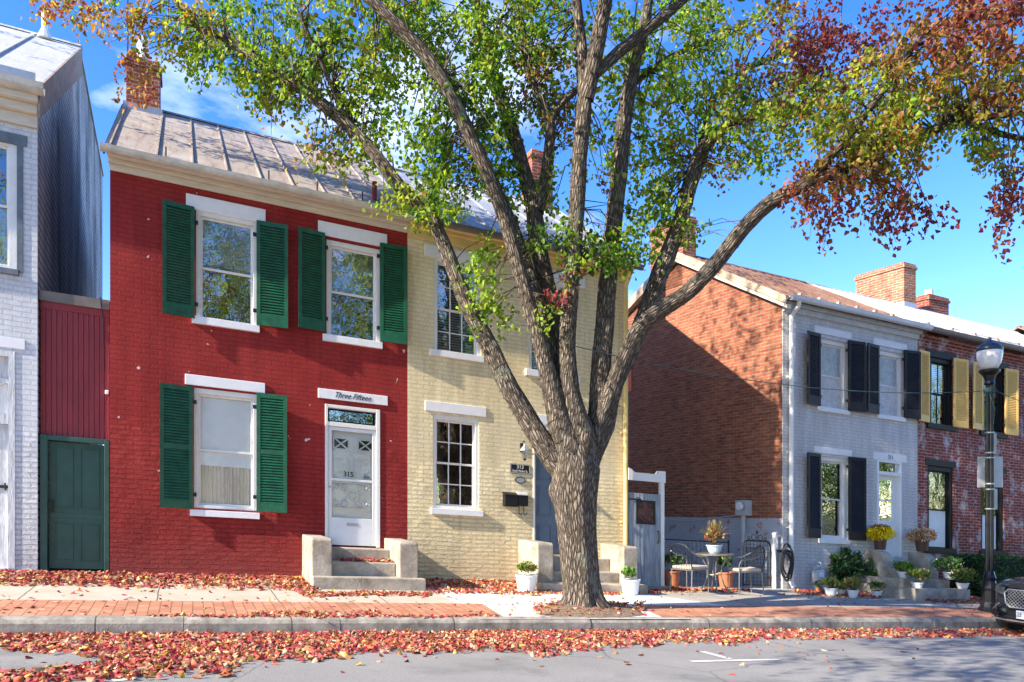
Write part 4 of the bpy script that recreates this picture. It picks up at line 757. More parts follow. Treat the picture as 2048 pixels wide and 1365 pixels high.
# ------------------------------------------------------------------ the big tree
TB = side_pt(1166, 1216); ZT = TB.x*SS + TB.y*CC
tree = thing('street_tree', 'large many limbed street tree with green and red leaves before the yellow house', 'tree', TB)
Lb = {
 'a': [(1150,1000,40,0),(1135,962,66,0),(1108,920,70,0),(1062,850,62,0),(1020,780,58,.05),(985,705,54,.1),(945,630,50,.1),(915,560,46,.1),(885,485,42,.15),(855,425,40,.2),(800,375,40,.25),(755,315,40,.3),(700,255,38,.4),(640,205,36,.4),(560,150,34,.5),(480,98,28,.6),(405,55,26,.6),(350,0,20,.7),(300,-70,14,.7)],
 'b': [(1150,985,40,0),(1147,945,70,0),(1140,900,100,-.05),(1115,830,72,-.1),(1095,750,56,-.1),(1078,680,48,-.15),(1055,600,46,-.2),(1022,480,44,-.3),(988,380,43,-.4),(948,290,42,-.5),(900,190,42,-.6),(850,110,42,-.6),(790,45,38,-.7),(730,-10,34,-.7),(650,-90,24,-.8)],
 'c': [(1145,960,40,.05),(1142,910,56,.08),(1135,860,80,.1),(1110,760,55,.15),(1095,680,46,.15),(1068,580,44,.2),(1035,480,42,.25),(1000,400,40,.3),(965,320,38,.4),(925,240,36,.5),(890,160,32,.6),(850,70,28,.7),(820,-20,20,.7)],
 'd': [(1152,930,30,.2),(1150,850,60,.25),(1120,720,46,.3),(1105,620,48,.35),(1085,530,54,.4),(1072,450,54,.45),(1060,390,46,.5),(1038,310,44,.6),(1010,220,42,.7),(985,150,40,.8),(965,70,34,.9),(945,-20,26,1)],
 'e': [(1074,425,34,.45),(1092,350,27,.5),(1100,280,24,.5),(1098,240,24,.5),(1072,180,18,.5),(1052,110,16,.6),(1040,30,13,.6),(1030,-40,9,.6)],
 'f': [(1098,245,22,.5),(1125,205,17,.5),(1160,175,14,.4),(1190,150,10,.4)],
 'g': [(1153,980,40,0),(1162,930,70,0),(1165,880,90,-.05),(1140,790,62,-.05),(1134,700,54,-.05),(1140,600,52,-.1),(1148,500,50,-.1),(1154,400,50,-.15),(1160,300,48,-.2),(1168,215,48,-.2),(1168,140,34,-.2),(1160,60,32,-.2),(1152,-10,30,-.25),(1140,-90,22,-.3)],
 'h': [(1172,200,40,-.2),(1188,125,38,-.3),(1202,50,36,-.35),(1212,-10,32,-.4),(1220,-90,24,-.4)],
 'i': [(1190,150,22,-.3),(1240,102,26,-.2),(1290,62,24,-.1),(1345,20,20,0),(1400,-30,14,.1)],
 'j': [(1155,1030,30,0),(1160,1000,70,.05),(1162,960,96,.1),(1186,890,72,.15),(1195,820,62,.2),(1203,720,62,.2),(1212,620,58,.25),(1222,500,55,.3),(1232,400,52,.3),(1243,300,50,.35),(1255,200,48,.4),(1270,125,42,.4),(1286,60,34,.45),(1300,-20,28,.5)],
 'k': [(1180,940,40,.15),(1190,900,60,.25),(1205,850,75,.3),(1228,770,52,.35),(1262,700,50,.4),(1290,630,52,.5),(1318,555,52,.55),(1345,485,50,.6),(1366,420,46,.7),(1384,355,46,.8),(1408,295,40,.9),(1450,255,32,1),(1500,236,26,1.1),(1570,232,18,1.2),(1650,200,12,1.3)],
 'm': [(1178,920,30,.05),(1192,860,46,.1),(1215,800,50,.1),(1246,722,52,.05),(1278,660,52,0),(1315,625,50,-.1),(1375,585,48,-.2),(1432,528,46,-.3),(1488,455,44,-.4),(1545,402,44,-.5),(1605,372,40,-.6),(1680,340,36,-.7),(1760,300,28,-.7),(1850,268,26,-.8),(1930,240,24,-.8),(2040,225,18,-.9),(2160,190,12,-1)],
 'n': [(1600,378,30,-.6),(1640,335,24,-.7),(1700,270,18,-.9),(1760,190,14,-1),(1830,90,10,-1.1)],
 'o': [(1930,240,18,-.8),(1990,265,14,-.9),(2060,280,10,-1)],
 'q': [(1255,180,20,.4),(1330,120,16,.8),(1400,90,14,1.1),(1480,60,10,1.4)],
 's': [(700,255,16,.4),(640,120,12,.2),(600,30,10,0)],
 'v': [(1384,355,16,.8),(1440,180,14,1.5),(1560,110,12,2),(1680,60,9,2.4)],
}
mb = MB(wmap); uvs = []; allpts = []
def limb(pts, seg=14, rad_noise=.05, thk=.7):
    P = []; 
    for i, (x, y, wd, dz) in enumerate(pts): Z = ZT+dz; P.append((cam(x, y, Z), wd*thk/2/F*Z))
    # Catmull-Rom resample
    Q = []
    for i in range(len(P)-1):
        p0, p1, p2, p3 = P[max(i-1, 0)], P[i], P[i+1], P[min(i+2, len(P)-1)]
        st = max(2, int((p2[0]-p1[0]).length/.12))
        for j in range(st):
            t_ = j/st; a = .5*((2*p1[0]) + (p2[0]-p0[0])*t_ + (2*p0[0]-5*p1[0]+4*p2[0]-p3[0])*t_*t_ + (3*p1[0]-p0[0]-3*p2[0]+p3[0])*t_**3)
            Q.append((a, p1[1]+(p2[1]-p1[1])*t_))
    Q.append(P[-1]); k = len(mb.v); ref = None; ln = 0
    for i, (p, r_) in enumerate(Q):
        d = (Q[min(i+1, len(Q)-1)][0]-Q[max(i-1, 0)][0]).normalized()
        if ref is None: ref = Vector((1, 0, 0))
        ref = (ref-d*ref.dot(d)).normalized(); q = d.cross(ref)
        if i: ln += (p-Q[i-1][0]).length
        for j in range(seg):
            a = 2*math.pi*j/seg; rr = r_*(1+rad_noise*math.sin(3*a+ln*2)+rad_noise*.8*math.sin(5*a-ln*5)+random.uniform(-.03, .03))
            mb.v.append(p+ref*math.cos(a)*rr+q*math.sin(a)*rr); uvs.append((a*max(r_, .04), ln))
        allpts.append((np.array(p), r_))
    for i in range(len(Q)-1):
        for j in range(seg): a = k+i*seg+j; b_ = k+i*seg+(j+1) % seg; mb.f.append((a, b_, b_+seg, a+seg))
    mb.f.append(tuple(k+(len(Q)-1)*seg+j for j in range(seg)))
    return Q
LQ = {k: limb(v, 16 if v[0][2] > 50 else 10, thk={'m': .68, 'a': .67, 'n': .85, 'o': .9, 'k': .68, 'i': .9, 'h': .85, 'e': .88, 'f': .9}  .get(k, .64)) for k, v in Lb.items()}
# trunk: flared, lobed
trk = [(1167,1238,176),(1166,1219,126),(1166,1206,100),(1166,1195,88),(1163,1160,78),(1159,1110,78),(1155,1060,80),(1152,1010,88),(1152,975,94),(1154,940,98),(1152,912,86),(1150,890,70),(1150,872,40)]
tq = []
seg = 40; k = len(mb.v); ln = 0; prev = None; P2 = []
for i in range(len(trk)-1):
    for j in range(6): t_ = j/6; P2.append(tuple(trk[i][q]*(1-t_)+trk[i+1][q]*t_ for q in range(3)))
P2.append(trk[-1])
for (x, y, wd) in P2:
    c = cam(x, y, ZT); r_ = wd/2/F*ZT
    if prev is not None: ln += (c-prev).length
    prev = c; base = max(0, (y-1150)/80)
    for j in range(seg):
        a = 2*math.pi*j/seg; lob = 1+.05*math.sin(2*a+.8)+.035*math.sin(7*a+1)+base*.16*math.sin(6*a+.5)+random.uniform(-.012, .012)
        bl = 0
        if abs(y-985) < 40: bl = .10*math.exp(-((y-985)/18)**2)*max(0, math.cos(a-math.pi+.35))**6*2.0       # old branch collar on the left
        mb.v.append(c+Vector((math.cos(a)*r_*(lob+bl), math.sin(a)*r_*(lob+bl)*.85, 0))); uvs.append((a*.28, ln))
for i in range(len(P2)-1):
    for j in range(seg): a = k+i*seg+j; b_ = k+i*seg+(j+1) % seg; mb.f.append((a, b_, b_+seg, a+seg))
for i in range(8):     # surface roots running out into the soil
    a = i*.785+.3+random.uniform(-.2, .2); rl = random.uniform(.42, .66); k = len(mb.v); sg = 8
    pp = [TB+Vector((math.cos(a)*q, math.sin(a)*q*.9, z)) for q, z in ((.12, .42), (.22, .17), (.31, .06), (.42, .0), (rl, -.07))]; rr_ = (.11, .10, .075, .055, .03)
    for p, r_ in zip(pp, rr_):
        for j in range(sg): b2 = j*2*math.pi/sg; mb.v.append(p+Vector((-math.sin(a)*math.cos(b2)*r_, math.cos(a)*math.cos(b2)*r_, math.sin(b2)*r_))); uvs.append((b2*r_, p.z))
    for q in range(4):
        for j in range(sg): a2 = k+q*sg+j; b3 = k+q*sg+(j+1) % sg; mb.f.append((a2, b3, b3+sg, a2+sg))
# crown clusters: pixel window, depth, leaves, colours   (x, y, rx, ry, dz, dzr, n, mix)
CL = [
 (120,15,75,22,.4,.4,230,dict(o=3,r=3,y=1)), (210,35,60,28,.4,.4,230,dict(o=3,r=2,y=1)), (290,45,60,45,.4,.4,330,dict(o=3,r=1,y=2,g=1)), (375,55,60,50,.5,.6,480,dict(g=3,y=2,o=1)), (275,150,30,45,.5,.2,200,dict(o=4,r=2)),
 (330,100,50,25,.5,.4,200,dict(y=3,o=1,g=1)), (430,60,80,60,.5,.8,800,dict(g=5,y=1)), (520,60,80,75,.4,.9,1100,dict(g=6,y=1)), (420,130,50,35,.5,.4,350,dict(g=4,l=2)), (560,150,70,60,.4,.6,900,dict(g=5,y=1,l=1)), (490,170,60,40,.4,.4,500,dict(g=5,y=1)),
 (560,205,45,38,.5,.3,350,dict(y=3,o=2,g=3)), (640,60,80,80,.2,1,1100,dict(g=6,y=1,r=.4)), (690,140,70,70,.2,.8,1000,dict(g=5,l=1,y=1)), (650,290,48,50,.3,.3,520,dict(g=4,o=2,y=2)), (620,170,60,50,.4,.6,500,dict(g=5,y=1)),
 (740,220,70,60,.2,.7,900,dict(g=5,l=2,y=.6)), (730,50,80,80,-.2,1,1000,dict(g=5,l=1,r=.5,y=1)), (750,300,60,40,.2,.4,450,dict(g=4,l=2,y=1)), (820,40,70,70,-.5,.9,1100,dict(g=7,y=.6)), (790,140,60,55,0,.7,700,dict(g=4,l=1,r=1)),
 (860,330,40,60,-.5,.5,450,dict(g=8)), (870,240,60,70,-.5,.6,800,dict(g=8,l=1)), (920,120,80,90,-.4,1,1700,dict(g=8,l=1)), (960,220,60,70,-.4,.7,1000,dict(g=8)), (915,350,55,65,-.5,.4,850,dict(g=8)), (880,415,35,22,-.4,.3,240,dict(g=5,l=2)),
 (1000,60,80,80,.2,1.2,1400,dict(g=6,l=1,y=.6,r=.3)), (1080,60,80,80,.2,1.2,1300,dict(g=5,l=2,r=1)), (1050,180,70,60,.3,1,900,dict(g=5,r=2,y=1)), (1130,240,55,55,.4,.8,650,dict(r=3,g=3,o=1)), (1110,120,70,60,.4,1,800,dict(g=4,r=2,l=1)), (990,300,50,60,.4,.5,650,dict(g=5,l=2)),
 (1020,380,40,50,.3,.4,420,dict(g=5,l=2)), (1125,370,40,40,.3,.3,260,dict(g=3,l=3)), (1220,100,60,90,.4,1,800,dict(g=5,l=2,r=.5)), (1200,300,50,60,.3,.8,480,dict(g=3,l=3,r=1)), (1290,180,80,90,.6,1.2,1200,dict(g=5,l=3,o=.5)), (1340,60,80,70,.6,1.3,1200,dict(g=5,l=2,y=1)),
 (1300,330,55,70,.7,.8,750,dict(g=5,l=2,o=1)), (1290,430,50,60,.6,.6,650,dict(g=5,l=3)), (1260,500,45,35,.3,.4,380,dict(g=5,l=2)), (1340,400,40,50,.7,.6,420,dict(g=4,l=2,o=1)), (1370,250,60,70,.8,1,900,dict(g=5,y=1,r=1)),
 (1400,140,70,70,.8,1.2,1000,dict(g=5,y=1,l=1)), (1430,330,50,40,.8,.6,480,dict(g=3,r=2,o=1)), (1380,470,25,30,.5,.3,160,dict(g=3,l=1,r=1)), (1450,220,70,60,.9,1,1000,dict(g=6,y=1,r=.6)), (1440,50,70,50,.9,1.2,800,dict(g=5,y=2)), (1530,180,80,60,1,1.1,1200,dict(g=4,r=2,p=1,y=1)),
 (1540,60,60,50,1,1.3,560,dict(g=3,r=2,y=2)), (1490,310,55,40,.6,.6,500,dict(g=4,l=1,r=1)), (1560,260,70,50,.4,.9,1000,dict(g=5,y=2,r=.6)), (1620,60,70,50,1.5,1,800,dict(p=5,r=2)), (1670,130,80,55,1.5,1,1200,dict(p=6,r=1)), (1590,130,70,50,1.4,1,700,dict(p=4,r=2,g=1)),
 (1730,95,60,45,1.5,.9,600,dict(p=5,r=2)), (1620,210,80,60,.5,1,1100,dict(g=3,y=2,o=1,p=1)), (1690,250,80,60,-.2,.9,1200,dict(y=3,g=3,o=1,r=.5)), (1760,190,80,80,-.5,1,1500,dict(y=3,l=2,g=2,o=1)), (1700,330,70,50,-.6,.6,900,dict(o=2,r=2,g=2,y=1)), (1640,370,60,40,-.6,.5,600,dict(r=3,o=2,p=1)),
 (1780,300,70,50,-.6,.7,900,dict(g=2,o=2,y=2,r=1)), (1850,120,80,80,-.6,1,1400,dict(o=3,y=2,r=2,p=1)), (1850,230,80,60,-.7,.8,1200,dict(y=2,g=3,o=1)), (1940,60,90,70,-.8,1,1500,dict(o=3,r=3,p=2)), (1950,160,90,70,-.8,.9,1400,dict(r=2,o=3,y=2,g=1)), (2030,60,60,80,-.9,1,900,dict(r=4,p=2,o=2)),
 (2030,190,60,70,-.9,.8,900,dict(r=2,o=2,g=2,y=2)), (1780,20,60,30,.5,.9,240,dict(p=3,r=3)), (1660,435,45,40,-.6,.3,300,dict(p=3,r=3)), (1600,400,45,35,-.6,.3,220,dict(r=3,p=1,o=1)), (1770,400,60,40,-.6,.4,360,dict(r=3,p=2,o=1,g=1)), (1830,420,60,30,-.6,.3,330,dict(p=4,r=2)),
 (1780,455,50,25,-.6,.3,160,dict(p=4,r=2)), (1740,350,60,35,-.6,.4,420,dict(g=3,r=2,o=1)), (1990,300,45,40,-.9,.3,380,dict(g=3,y=2,r=1)), (2010,430,35,60,-1,.3,380,dict(p=3,r=3)), (2035,360,35,50,-1,.3,260,dict(r=3,g=1,p=2)), (1950,270,50,35,-.9,.4,300,dict(g=3,y=2)),
 (830,410,60,30,.15,.3,420,dict(l=4,y=2,o=.6)), (790,400,35,28,.2,.2,180,dict(l=4,y=2)), (870,450,40,18,.1,.2,110,dict(l=3,y=2)), (965,560,36,60,-.1,.3,420,dict(l=5,g=2)), (985,640,38,35,-.1,.3,260,dict(l=4,g=3)), (960,500,25,25,-.1,.2,110,dict(l=4,g=2)),
 (1110,480,60,30,-.3,.3,340,dict(g=7)), (1180,510,60,32,-.3,.3,420,dict(g=7)), (1250,500,45,38,-.2,.3,320,dict(g=6,l=1)), (1100,640,24,30,-.35,.15,60,dict(l=4,g=2)), (1150,560,26,20,-.3,.15,36,dict(g=3,r=2)), (1112,598,11,10,-.35,.05,14,dict(r=1)),
]
# crown carried on above and around, for its shadow and its side views
for i in range(80):
    x = rng.uniform(-150, 2350); y = rng.uniform(-760, -30); dz = rng.uniform(-2.4, 3.2)
    if (x-1150)**2/1500**2+(y+50)**2/800**2 > 1: continue
    side = x > 1450; CL.append((x, y, 130, 95, dz, .9, 560, dict(g=5, y=1, r=1) if not side else dict(p=2, r=2, o=2, y=1, g=1)))
def proj(p): Z = p[0]*SS+p[1]*CC; return 1024+F*(p[0]*CC-p[1]*SS)/Z, YH-F*p[2]/Z, Z
k_ = 0
while k_ < 150:      # low outer boughs over the street, above the frame
    p = np.array([rng.uniform(-3.0, 6.5), rng.uniform(3.2, 8.6), rng.uniform(3.0, 8.0)]); px, py, Z = proj(p)
    if py > -170 or Z < 2.2 or p[0]+(p[2]+1.5)/.65 < 6.2: continue
    k_ += 1; CL.append((px, py, .75*F/Z, .5*F/Z, Z-ZT, .5, 330, dict(g=4, y=1, r=1, o=1)))
NP = np.array([p for p, r_ in allpts]); NR = np.array([r_ for p, r_ in allpts])
Cs, Ts, Us, Sz, Co = [], [], [], [], []
def campt(x, y, Z): return np.array(cam(float(x), float(y), float(Z)))
for (cx, cy, rx, ry, dz, dzr, n, mx) in CL:
    nt_ = max(3, int(n*((.74 if cx < 1450 else .62) if cy > 0 else .5))//15); cen = campt(cx, cy, ZT+dz)
    thin = np.where(NR < .12)[0]; dd = np.linalg.norm(NP[thin]-cen, axis=1); near = thin[np.argsort(dd)[:40]]
    for i in range(nt_):
        a = rng.uniform(0, 6.283); rr = math.sqrt(rng.uniform(0, 1))*(1 if rng.uniform() < .85 else 1.15); x, y = cx+rx*rr*math.cos(a)*1.05, cy+ry*rr*math.sin(a)*1.05
        Z = ZT+dz+(rng.uniform(-.25, 1.6) if 560 < cx < 1450 and cy < 400 else rng.uniform(-.7, 1.3) if cx < 1450 else rng.uniform(-1.3, .9))*dzr; E = campt(x, y, Z)
        if E[0] > 3.5 and E[1] > 11.4: Z -= (E[1]-11.4)*1.1+rng.uniform(0, .8); E = campt(x, y, Z)
        src = NP[near[rng.integers(min(12, len(near)))]] if rr < 2 else E
        D = E-src; Ln = np.linalg.norm(D); D = D/max(Ln, .01)
        tw = D*rng.uniform(.18, .34)+np.array([0, 0, -.08]); A = E-tw*.6; B = E+tw*.6
        # twig
        if rng.uniform() < .6 and Ln < 1.3:
            midp = (src+A)/2+np.array([0, 0, .08*Ln])+rng.normal(size=3)*.05*Ln
            mb_tw = [Vector(src), Vector(midp), Vector(A), Vector(B)]; st = len(mb.v); 
            rads = [.011+.004*Ln, .008+.002*Ln, .006, .003]
            for p, r_ in zip(mb_tw, rads):
                for j in range(4): mb.v.append(p+Vector((math.cos(j*1.5708)*r_, math.sin(j*1.5708)*r_, (j % 2)*r_*.5))); uvs.append((j*.01, 0))
            for q in range(3):
                for j in range(4): a_ = st+q*4+j; b2 = st+q*4+(j+1) % 4; mb.f.append((a_, b2, b2+4, a_+4))
        m_ = int(rng.integers(10, 20)); t_ = rng.uniform(-.1, 1.1, m_)[:, None]; c = A+(B-A)*t_+rng.normal(size=(m_, 3))*.06
        T = unit(rdir(m_)*.8+np.array([0, 0, -.65])+D*.3); q = rdir(m_); U = unit(np.cross(T, q))
        base = cols(mx, 1)[0]; cc = cols(mx, m_)*.6+base*.4
        Cs.append(c); Ts.append(T); Us.append(U); Sz.append(rng.uniform(.05, .095, m_)); Co.append(cc)
trunk = MB(wmap); trunk.v = mb.v; trunk.f = mb.f; ob = trunk.build('trunk', 'bark', tree, smooth=True, fix=False)
uvl = ob.data.uv_layers.new(name='UVMap'); vi = np.zeros(len(ob.data.loops), np.int32); ob.data.loops.foreach_get('vertex_index', vi)
uva = np.array(uvs, np.float32)[vi]
# repair the seam where the angle wraps
ls = np.zeros(len(ob.data.polygons), np.int32); lt = ls.copy(); ob.data.polygons.foreach_get('loop_start', ls); ob.data.polygons.foreach_get('loop_total', lt)
for s, t_ in zip(ls, lt):
    if t_ == 4:
        q = uva[s:s+4, 0]
        if q.max()-q.min() > .05 and q.min() < 1e-6: uva[s:s+4, 0] = np.where(q < 1e-6, q.max()*1.04, q)
uvl.data.foreach_set('uv', uva.ravel())
leafmesh('crown', np.concatenate(Cs), np.concatenate(Ts), np.concatenate(Us), np.concatenate(Sz), np.concatenate(Co), 'leafm', tree)
# string lights wound round the limbs
sl = MB(wmap)
for key, a0, a1 in (('a', 0, 34), ('b', 4, 36), ('g', 3, 40), ('j', 4, 34), ('k', 6, 26), ('m', 2, 30)):
    Q = LQ[key]; pts = []; ph = 0
    for i in range(a0, min(a1, len(Q)-2)):
        for s_ in range(5):
            t_ = s_/5; p = Q[i][0].lerp(Q[i+1][0], t_); r_ = Q[i][1]*1.06+.004; d = (Q[i+1][0]-Q[i][0]).normalized(); e1 = d.orthogonal().normalized(); e2 = d.cross(e1); ph += 1.15
            pts.append(tuple(p+e1*math.cos(ph)*r_+e2*math.sin(ph)*r_))
    if len(pts) > 4: sl.tube(pts, .0045, 3)
tag(sl.build('string_lights', 'iron', fix=False), 'dark string light cable wound in rings round the tree limbs', 'string lights')
# soil round the tree
pa = [side_pt(x, y) for x, y in ((1070,1222),(1085,1210),(1120,1203),(1180,1200),(1240,1206),(1275,1220),(1290,1231),(1250,1235),(1120,1235),(1080,1231))]
mb = MB(wmap); c = side_pt(1168, 1218); n = len(pa); mb.v = [Vector((p.x, p.y, zside(p.x, p.y)+.006)) for p in pa]+[Vector((p.x*.5+c.x*.5, p.y*.5+c.y*.5, zside(p.x*.5+c.x*.5, p.y*.5+c.y*.5)+.05)) for p in pa]+[Vector((c.x, c.y, zside(c.x, c.y)+.09))]
for i in range(n): j = (i+1) % n; mb.f += [(i, j, n+j, n+i), (n+i, n+j, 2*n)]
tag(mb.build('tree_pit_soil', 'mulch', smooth=True), kind='structure')
# ------------------------------------------------------------------ fallen leaves
FP = [(.50, .24, .10), (.56, .38, .20), (.52, .16, .06), (.58, .42, .28), (.40, .07, .05), (.36, .05, .05), (.28, .03, .04), (.44, .20, .10), (.30, .14, .07), (.52, .32, .17), (.20, .04, .04), (.60, .42, .08), (.46, .11, .05), (.50, .30, .22), (.24, .12, .07), (.42, .14, .08), (.42, .06, .07), (.46, .09, .06), (.34, .04, .06), (.38, .05, .07), (.30, .03, .05)]
def ground_leaves(name, regs, label):
    C_, S_ = [], []; y0_ = .6
    for (x0, x1, ya0, ya1, yb0, yb1, n, f, pile) in regs:   # top edge ya0->ya1, bottom edge yb0->yb1 between x0 and x1 (photo survey px)
        for i in range(n):
            t_ = rng.uniform(); x = x0+(x1-x0)*t_; a = ya0+(ya1-ya0)*t_; b_ = yb0+(yb1-yb0)*t_
            wob = 5*math.sin(x*.031)+3*math.sin(x*.083)
            if b_-a > 14 and math.sin(x*.043+y0_)*math.sin(x*.11+1.7)*.5+rng.uniform(-.2, 1) < .12: continue
            y = a+(b_-a)*rng.beta(1.15, 1.7)+wob*rng.uniform(.2, 1)*(.3 if b_-a < 30 else 1)
            P = f(x, y)
            if f is road_pt and P.y > YK-.06: continue
            if f is side_pt and P.y > FY-.03: P = Vector((P.x, FY-.03-rng.uniform(0, .15), 0))
            z = (zroad if f is road_pt else zside)(P.x, P.y)+.012+rng.uniform(0, pile); C_.append((P.x, P.y, z)); S_.append(rng.uniform(.03, .078))
    C_ = np.array(C_); n = len(C_); T = rng.normal(size=(n, 3))*np.array([1, 1, .35]); T = unit(T); q = unit(rng.normal(size=(n, 3))*np.array([.45, .45, .2])+np.array([0, 0, 1.0])); U = unit(np.cross(T, q))
    pal = np.array(FP); cc = pal[rng.integers(len(pal), size=n)]*rng.uniform(.7, 1.2, (n, 1))
    o = leafmesh(name, C_, T, U, np.array(S_), cc, 'fallen', fold=.42, asp=.95); tag(o, label, 'fallen leaves', kind='stuff'); return o
ground_leaves('fallen_leaves', [
 (0, 420, 1268, 1266, 1300, 1345, 3600, road_pt, .03), (200, 700, 1268, 1266, 1352, 1318, 5200, road_pt, .03), (-60, 460, 1350, 1308, 1378, 1356, 1300, road_pt, .025), (650, 1100, 1266, 1263, 1312, 1306, 4600, road_pt, .03), (900, 1500, 1263, 1258, 1304, 1288, 5600, road_pt, .03), (1060, 1200, 1290, 1285, 1318, 1305, 500, road_pt, .02),
 (1450, 2100, 1258, 1262, 1284, 1274, 3900, road_pt, .025), (0, 1700, 1275, 1275, 1365, 1330, 170, road_pt, .003), (-250, 30, 1268, 1268, 1300, 1300, 700, road_pt, .03),
 (1400, 2048, 1280, 1280, 1345, 1345, 26, road_pt, .003)], 'drift of fallen red and orange leaves in the gutter along the kerb')
ground_leaves('fallen_leaves', [
 (0, 620, 1146, 1154, 1166, 1176, 3300, side_pt, .05), (-60, 620, 1160, 1170, 1172, 1184, 700, side_pt, .02), (560, 640, 1158, 1164, 1182, 1192, 500, side_pt, .04), (600, 860, 1186, 1186, 1194, 1194, 520, side_pt, .02), (842, 1040, 1160, 1166, 1180, 1180, 1500, side_pt, .06), (860, 1240, 1176, 1184, 1190, 1192, 800, side_pt, .02), (1200, 1420, 1180, 1178, 1192, 1186, 380, side_pt, .02),
 (1340, 1500, 1176, 1178, 1184, 1186, 420, side_pt, .01), (0, 1560, 1180, 1186, 1236, 1236, 300, side_pt, .003), (300, 1000, 1232, 1232, 1237, 1237, 420, side_pt, .01), (500, 760, 1225, 1222, 1237, 1237, 220, side_pt, .01), (1060, 1290, 1203, 1210, 1234, 1234, 420, side_pt, .07), (1590, 1760, 1180, 1186, 1190, 1200, 700, side_pt, .03), (1850, 1975, 1196, 1200, 1204, 1212, 800, side_pt, .04), (1560, 1980, 1190, 1200, 1236, 1236, 120, side_pt, .003)], 'fallen autumn leaves piled on the pavement at the foot of the houses')
# leaves lying on the stoop of the red house
def stoop_leaves(x0, x1, w0, w1, v, n, par_label):
    u0, u1 = fac(x0, 1100)[0], fac(x1, 1100)[0]
    C_ = np.array([tuple(fmap(rng.uniform(u0, u1), rng.uniform(w0, w1), v+rng.uniform(.01, .05))) for _ in range(n)]); T = unit(rng.normal(size=(n, 3))*np.array([1, 1, .35])); U = unit(np.cross(T, unit(rng.normal(size=(n, 3))*.3+np.array([0, 0, 1])))); pal = np.array(FP)
    tag(leafmesh('fallen_leaves', C_, T, U, rng.uniform(.05, .08, n), pal[rng.integers(len(pal), size=n)], 'fallen'), par_label, 'fallen leaves', kind='stuff')
stoop_leaves(668, 765, .42, .70, vs2, 170, 'dry leaves lying on the second step of the red house stoop')
# ------------------------------------------------------------------ potted plants
def foliage(root, c, r, h, n, pal, size=(.03, .06), up=.5, name='foliage', flat=.7, asp=.8, mat='plant', bottom=.0):
    sub = rdir(11)*np.array([.72, .72, .8]); sub[:, 2] = np.abs(sub[:, 2])*.9-.15; sc3 = rng.uniform(.30, .62, 11); k3 = rng.integers(11, size=n)
    Q3 = sub[k3]*.62+rdir(n)*(rng.uniform(.1, 1, (n, 1))**.5)*sc3[k3][:, None]
    if name != 'foliage' or r < .15: Q3 = rdir(n)*(rng.uniform(.25, 1, (n, 1))**.5)
    C_ = Q3*np.array([r, r, h*.5])+np.array([c[0], c[1], c[2]+h*.5]); C_ = C_[C_[:, 2] > c[2]+bottom]; n = len(C_)
    T = unit(unit(C_-np.array(c))*.8+rdir(n)*.7+np.array([0, 0, up])); U = unit(np.cross(T, rdir(n))); pl = np.array(pal); cc = pl[rng.integers(len(pl), size=n)]*rng.uniform(.6, 1.3, (n, 1))
    return leafmesh(name, C_, T, U, rng.uniform(*size, n), cc, mat, root, fold=.12, asp=asp)
def blades(root, c, r, h, n, pal, name='foliage', wd=.25, droop=.5, ln=.1):
    Cs_, Ts_, Us_, Sz_, Co_ = [], [], [], [], []
    pl = np.array(pal)
    for i in range(n):
        a = rng.uniform(0, 6.283); d = np.array([math.cos(a), math.sin(a), 0]); rr = rng.uniform(.3, 1); col = pl[rng.integers(len(pl))]*rng.uniform(.7, 1.2)
        prev = np.array(c, float)
        for q in range(1, 6):
            t_ = q/5; p = np.array(c)+d*r*rr*t_+np.array([0, 0, h*(1-droop*rr)*t_*1.8-h*t_*t_*(.8)*rr]); T = (p-prev); l_ = np.linalg.norm(T); T = T/max(l_, 1e-4); U = np.cross(T, [0, 0, 1.0]); U = U/max(np.linalg.norm(U), 1e-4)
            Cs_.append((p+prev)/2); Ts_.append(T); Us_.append(U); Sz_.append(l_*1.25); Co_.append(col); prev = p
    return leafmesh(name, np.array(Cs_), np.array(Ts_), np.array(Us_), np.array(Sz_), np.array(Co_), 'plant', root, fold=.05, asp=wd)
GRN = [(.05, .13, .03), (.08, .19, .04), (.12, .24, .04), (.04, .09, .03)]; LIM = [(.22, .36, .04), (.30, .44, .06), (.14, .27, .03)]; DRY = [(.24, .22, .05), (.34, .28, .08), (.14, .16, .04), (.30, .20, .08)]
YEL = [(.92, .68, .01), (.88, .60, .01), (.95, .78, .03)]; BRZ = [(.55, .22, .07), (.62, .32, .14), (.45, .14, .05)]; WHT = [(.80, .74, .66), (.72, .62, .55)]; DK = [(.015, .04, .02), (.025, .06, .025), (.04, .09, .03), (.06, .12, .04)]
POTL = {'tall': [(0, 0), (.76, 0), (.80, .05), (.96, .9), (1.04, .9), (1.04, 1), (.92, 1), (.9, .93), (0, .93)], 'bowl': [(0, 0), (.55, 0), (.75, .25), (.95, .85), (1.03, .88), (1.03, 1), (.92, 1), (.88, .92), (0, .92)]}
def pot(x, yb, wpx, hpx, label, shape='tall', mat='pot', cat='potted plant', ground=side_pt, dz=0.0, name='potted_plant', P=None, group='potted plants by the house fronts'):
    P = P or ground(x, yb); Z = P.x*SS+P.y*CC; r = wpx/2/F*Z; h = hpx/F*Z
    t = thing(name, label, cat, P, group); MB(wmap).lathe([(a*r, b_*h) for a, b_ in POTL[shape]], tuple(P), 22).build('pot', mat, t, smooth=False)
    MB(wmap).lathe([(0, 0), (r*.86, .0), (r*.6, .02)], (P.x, P.y, P.z+h*.9), 12).build('soil', 'soil', t)
    return t, P, r, h
for tt_, c_, fs in INDOOR: foliage(tt_, c_, fs, fs*3, 90, [(.12, .24, .05), (.2, .32, .06)], (.04, .07), up=1.2)
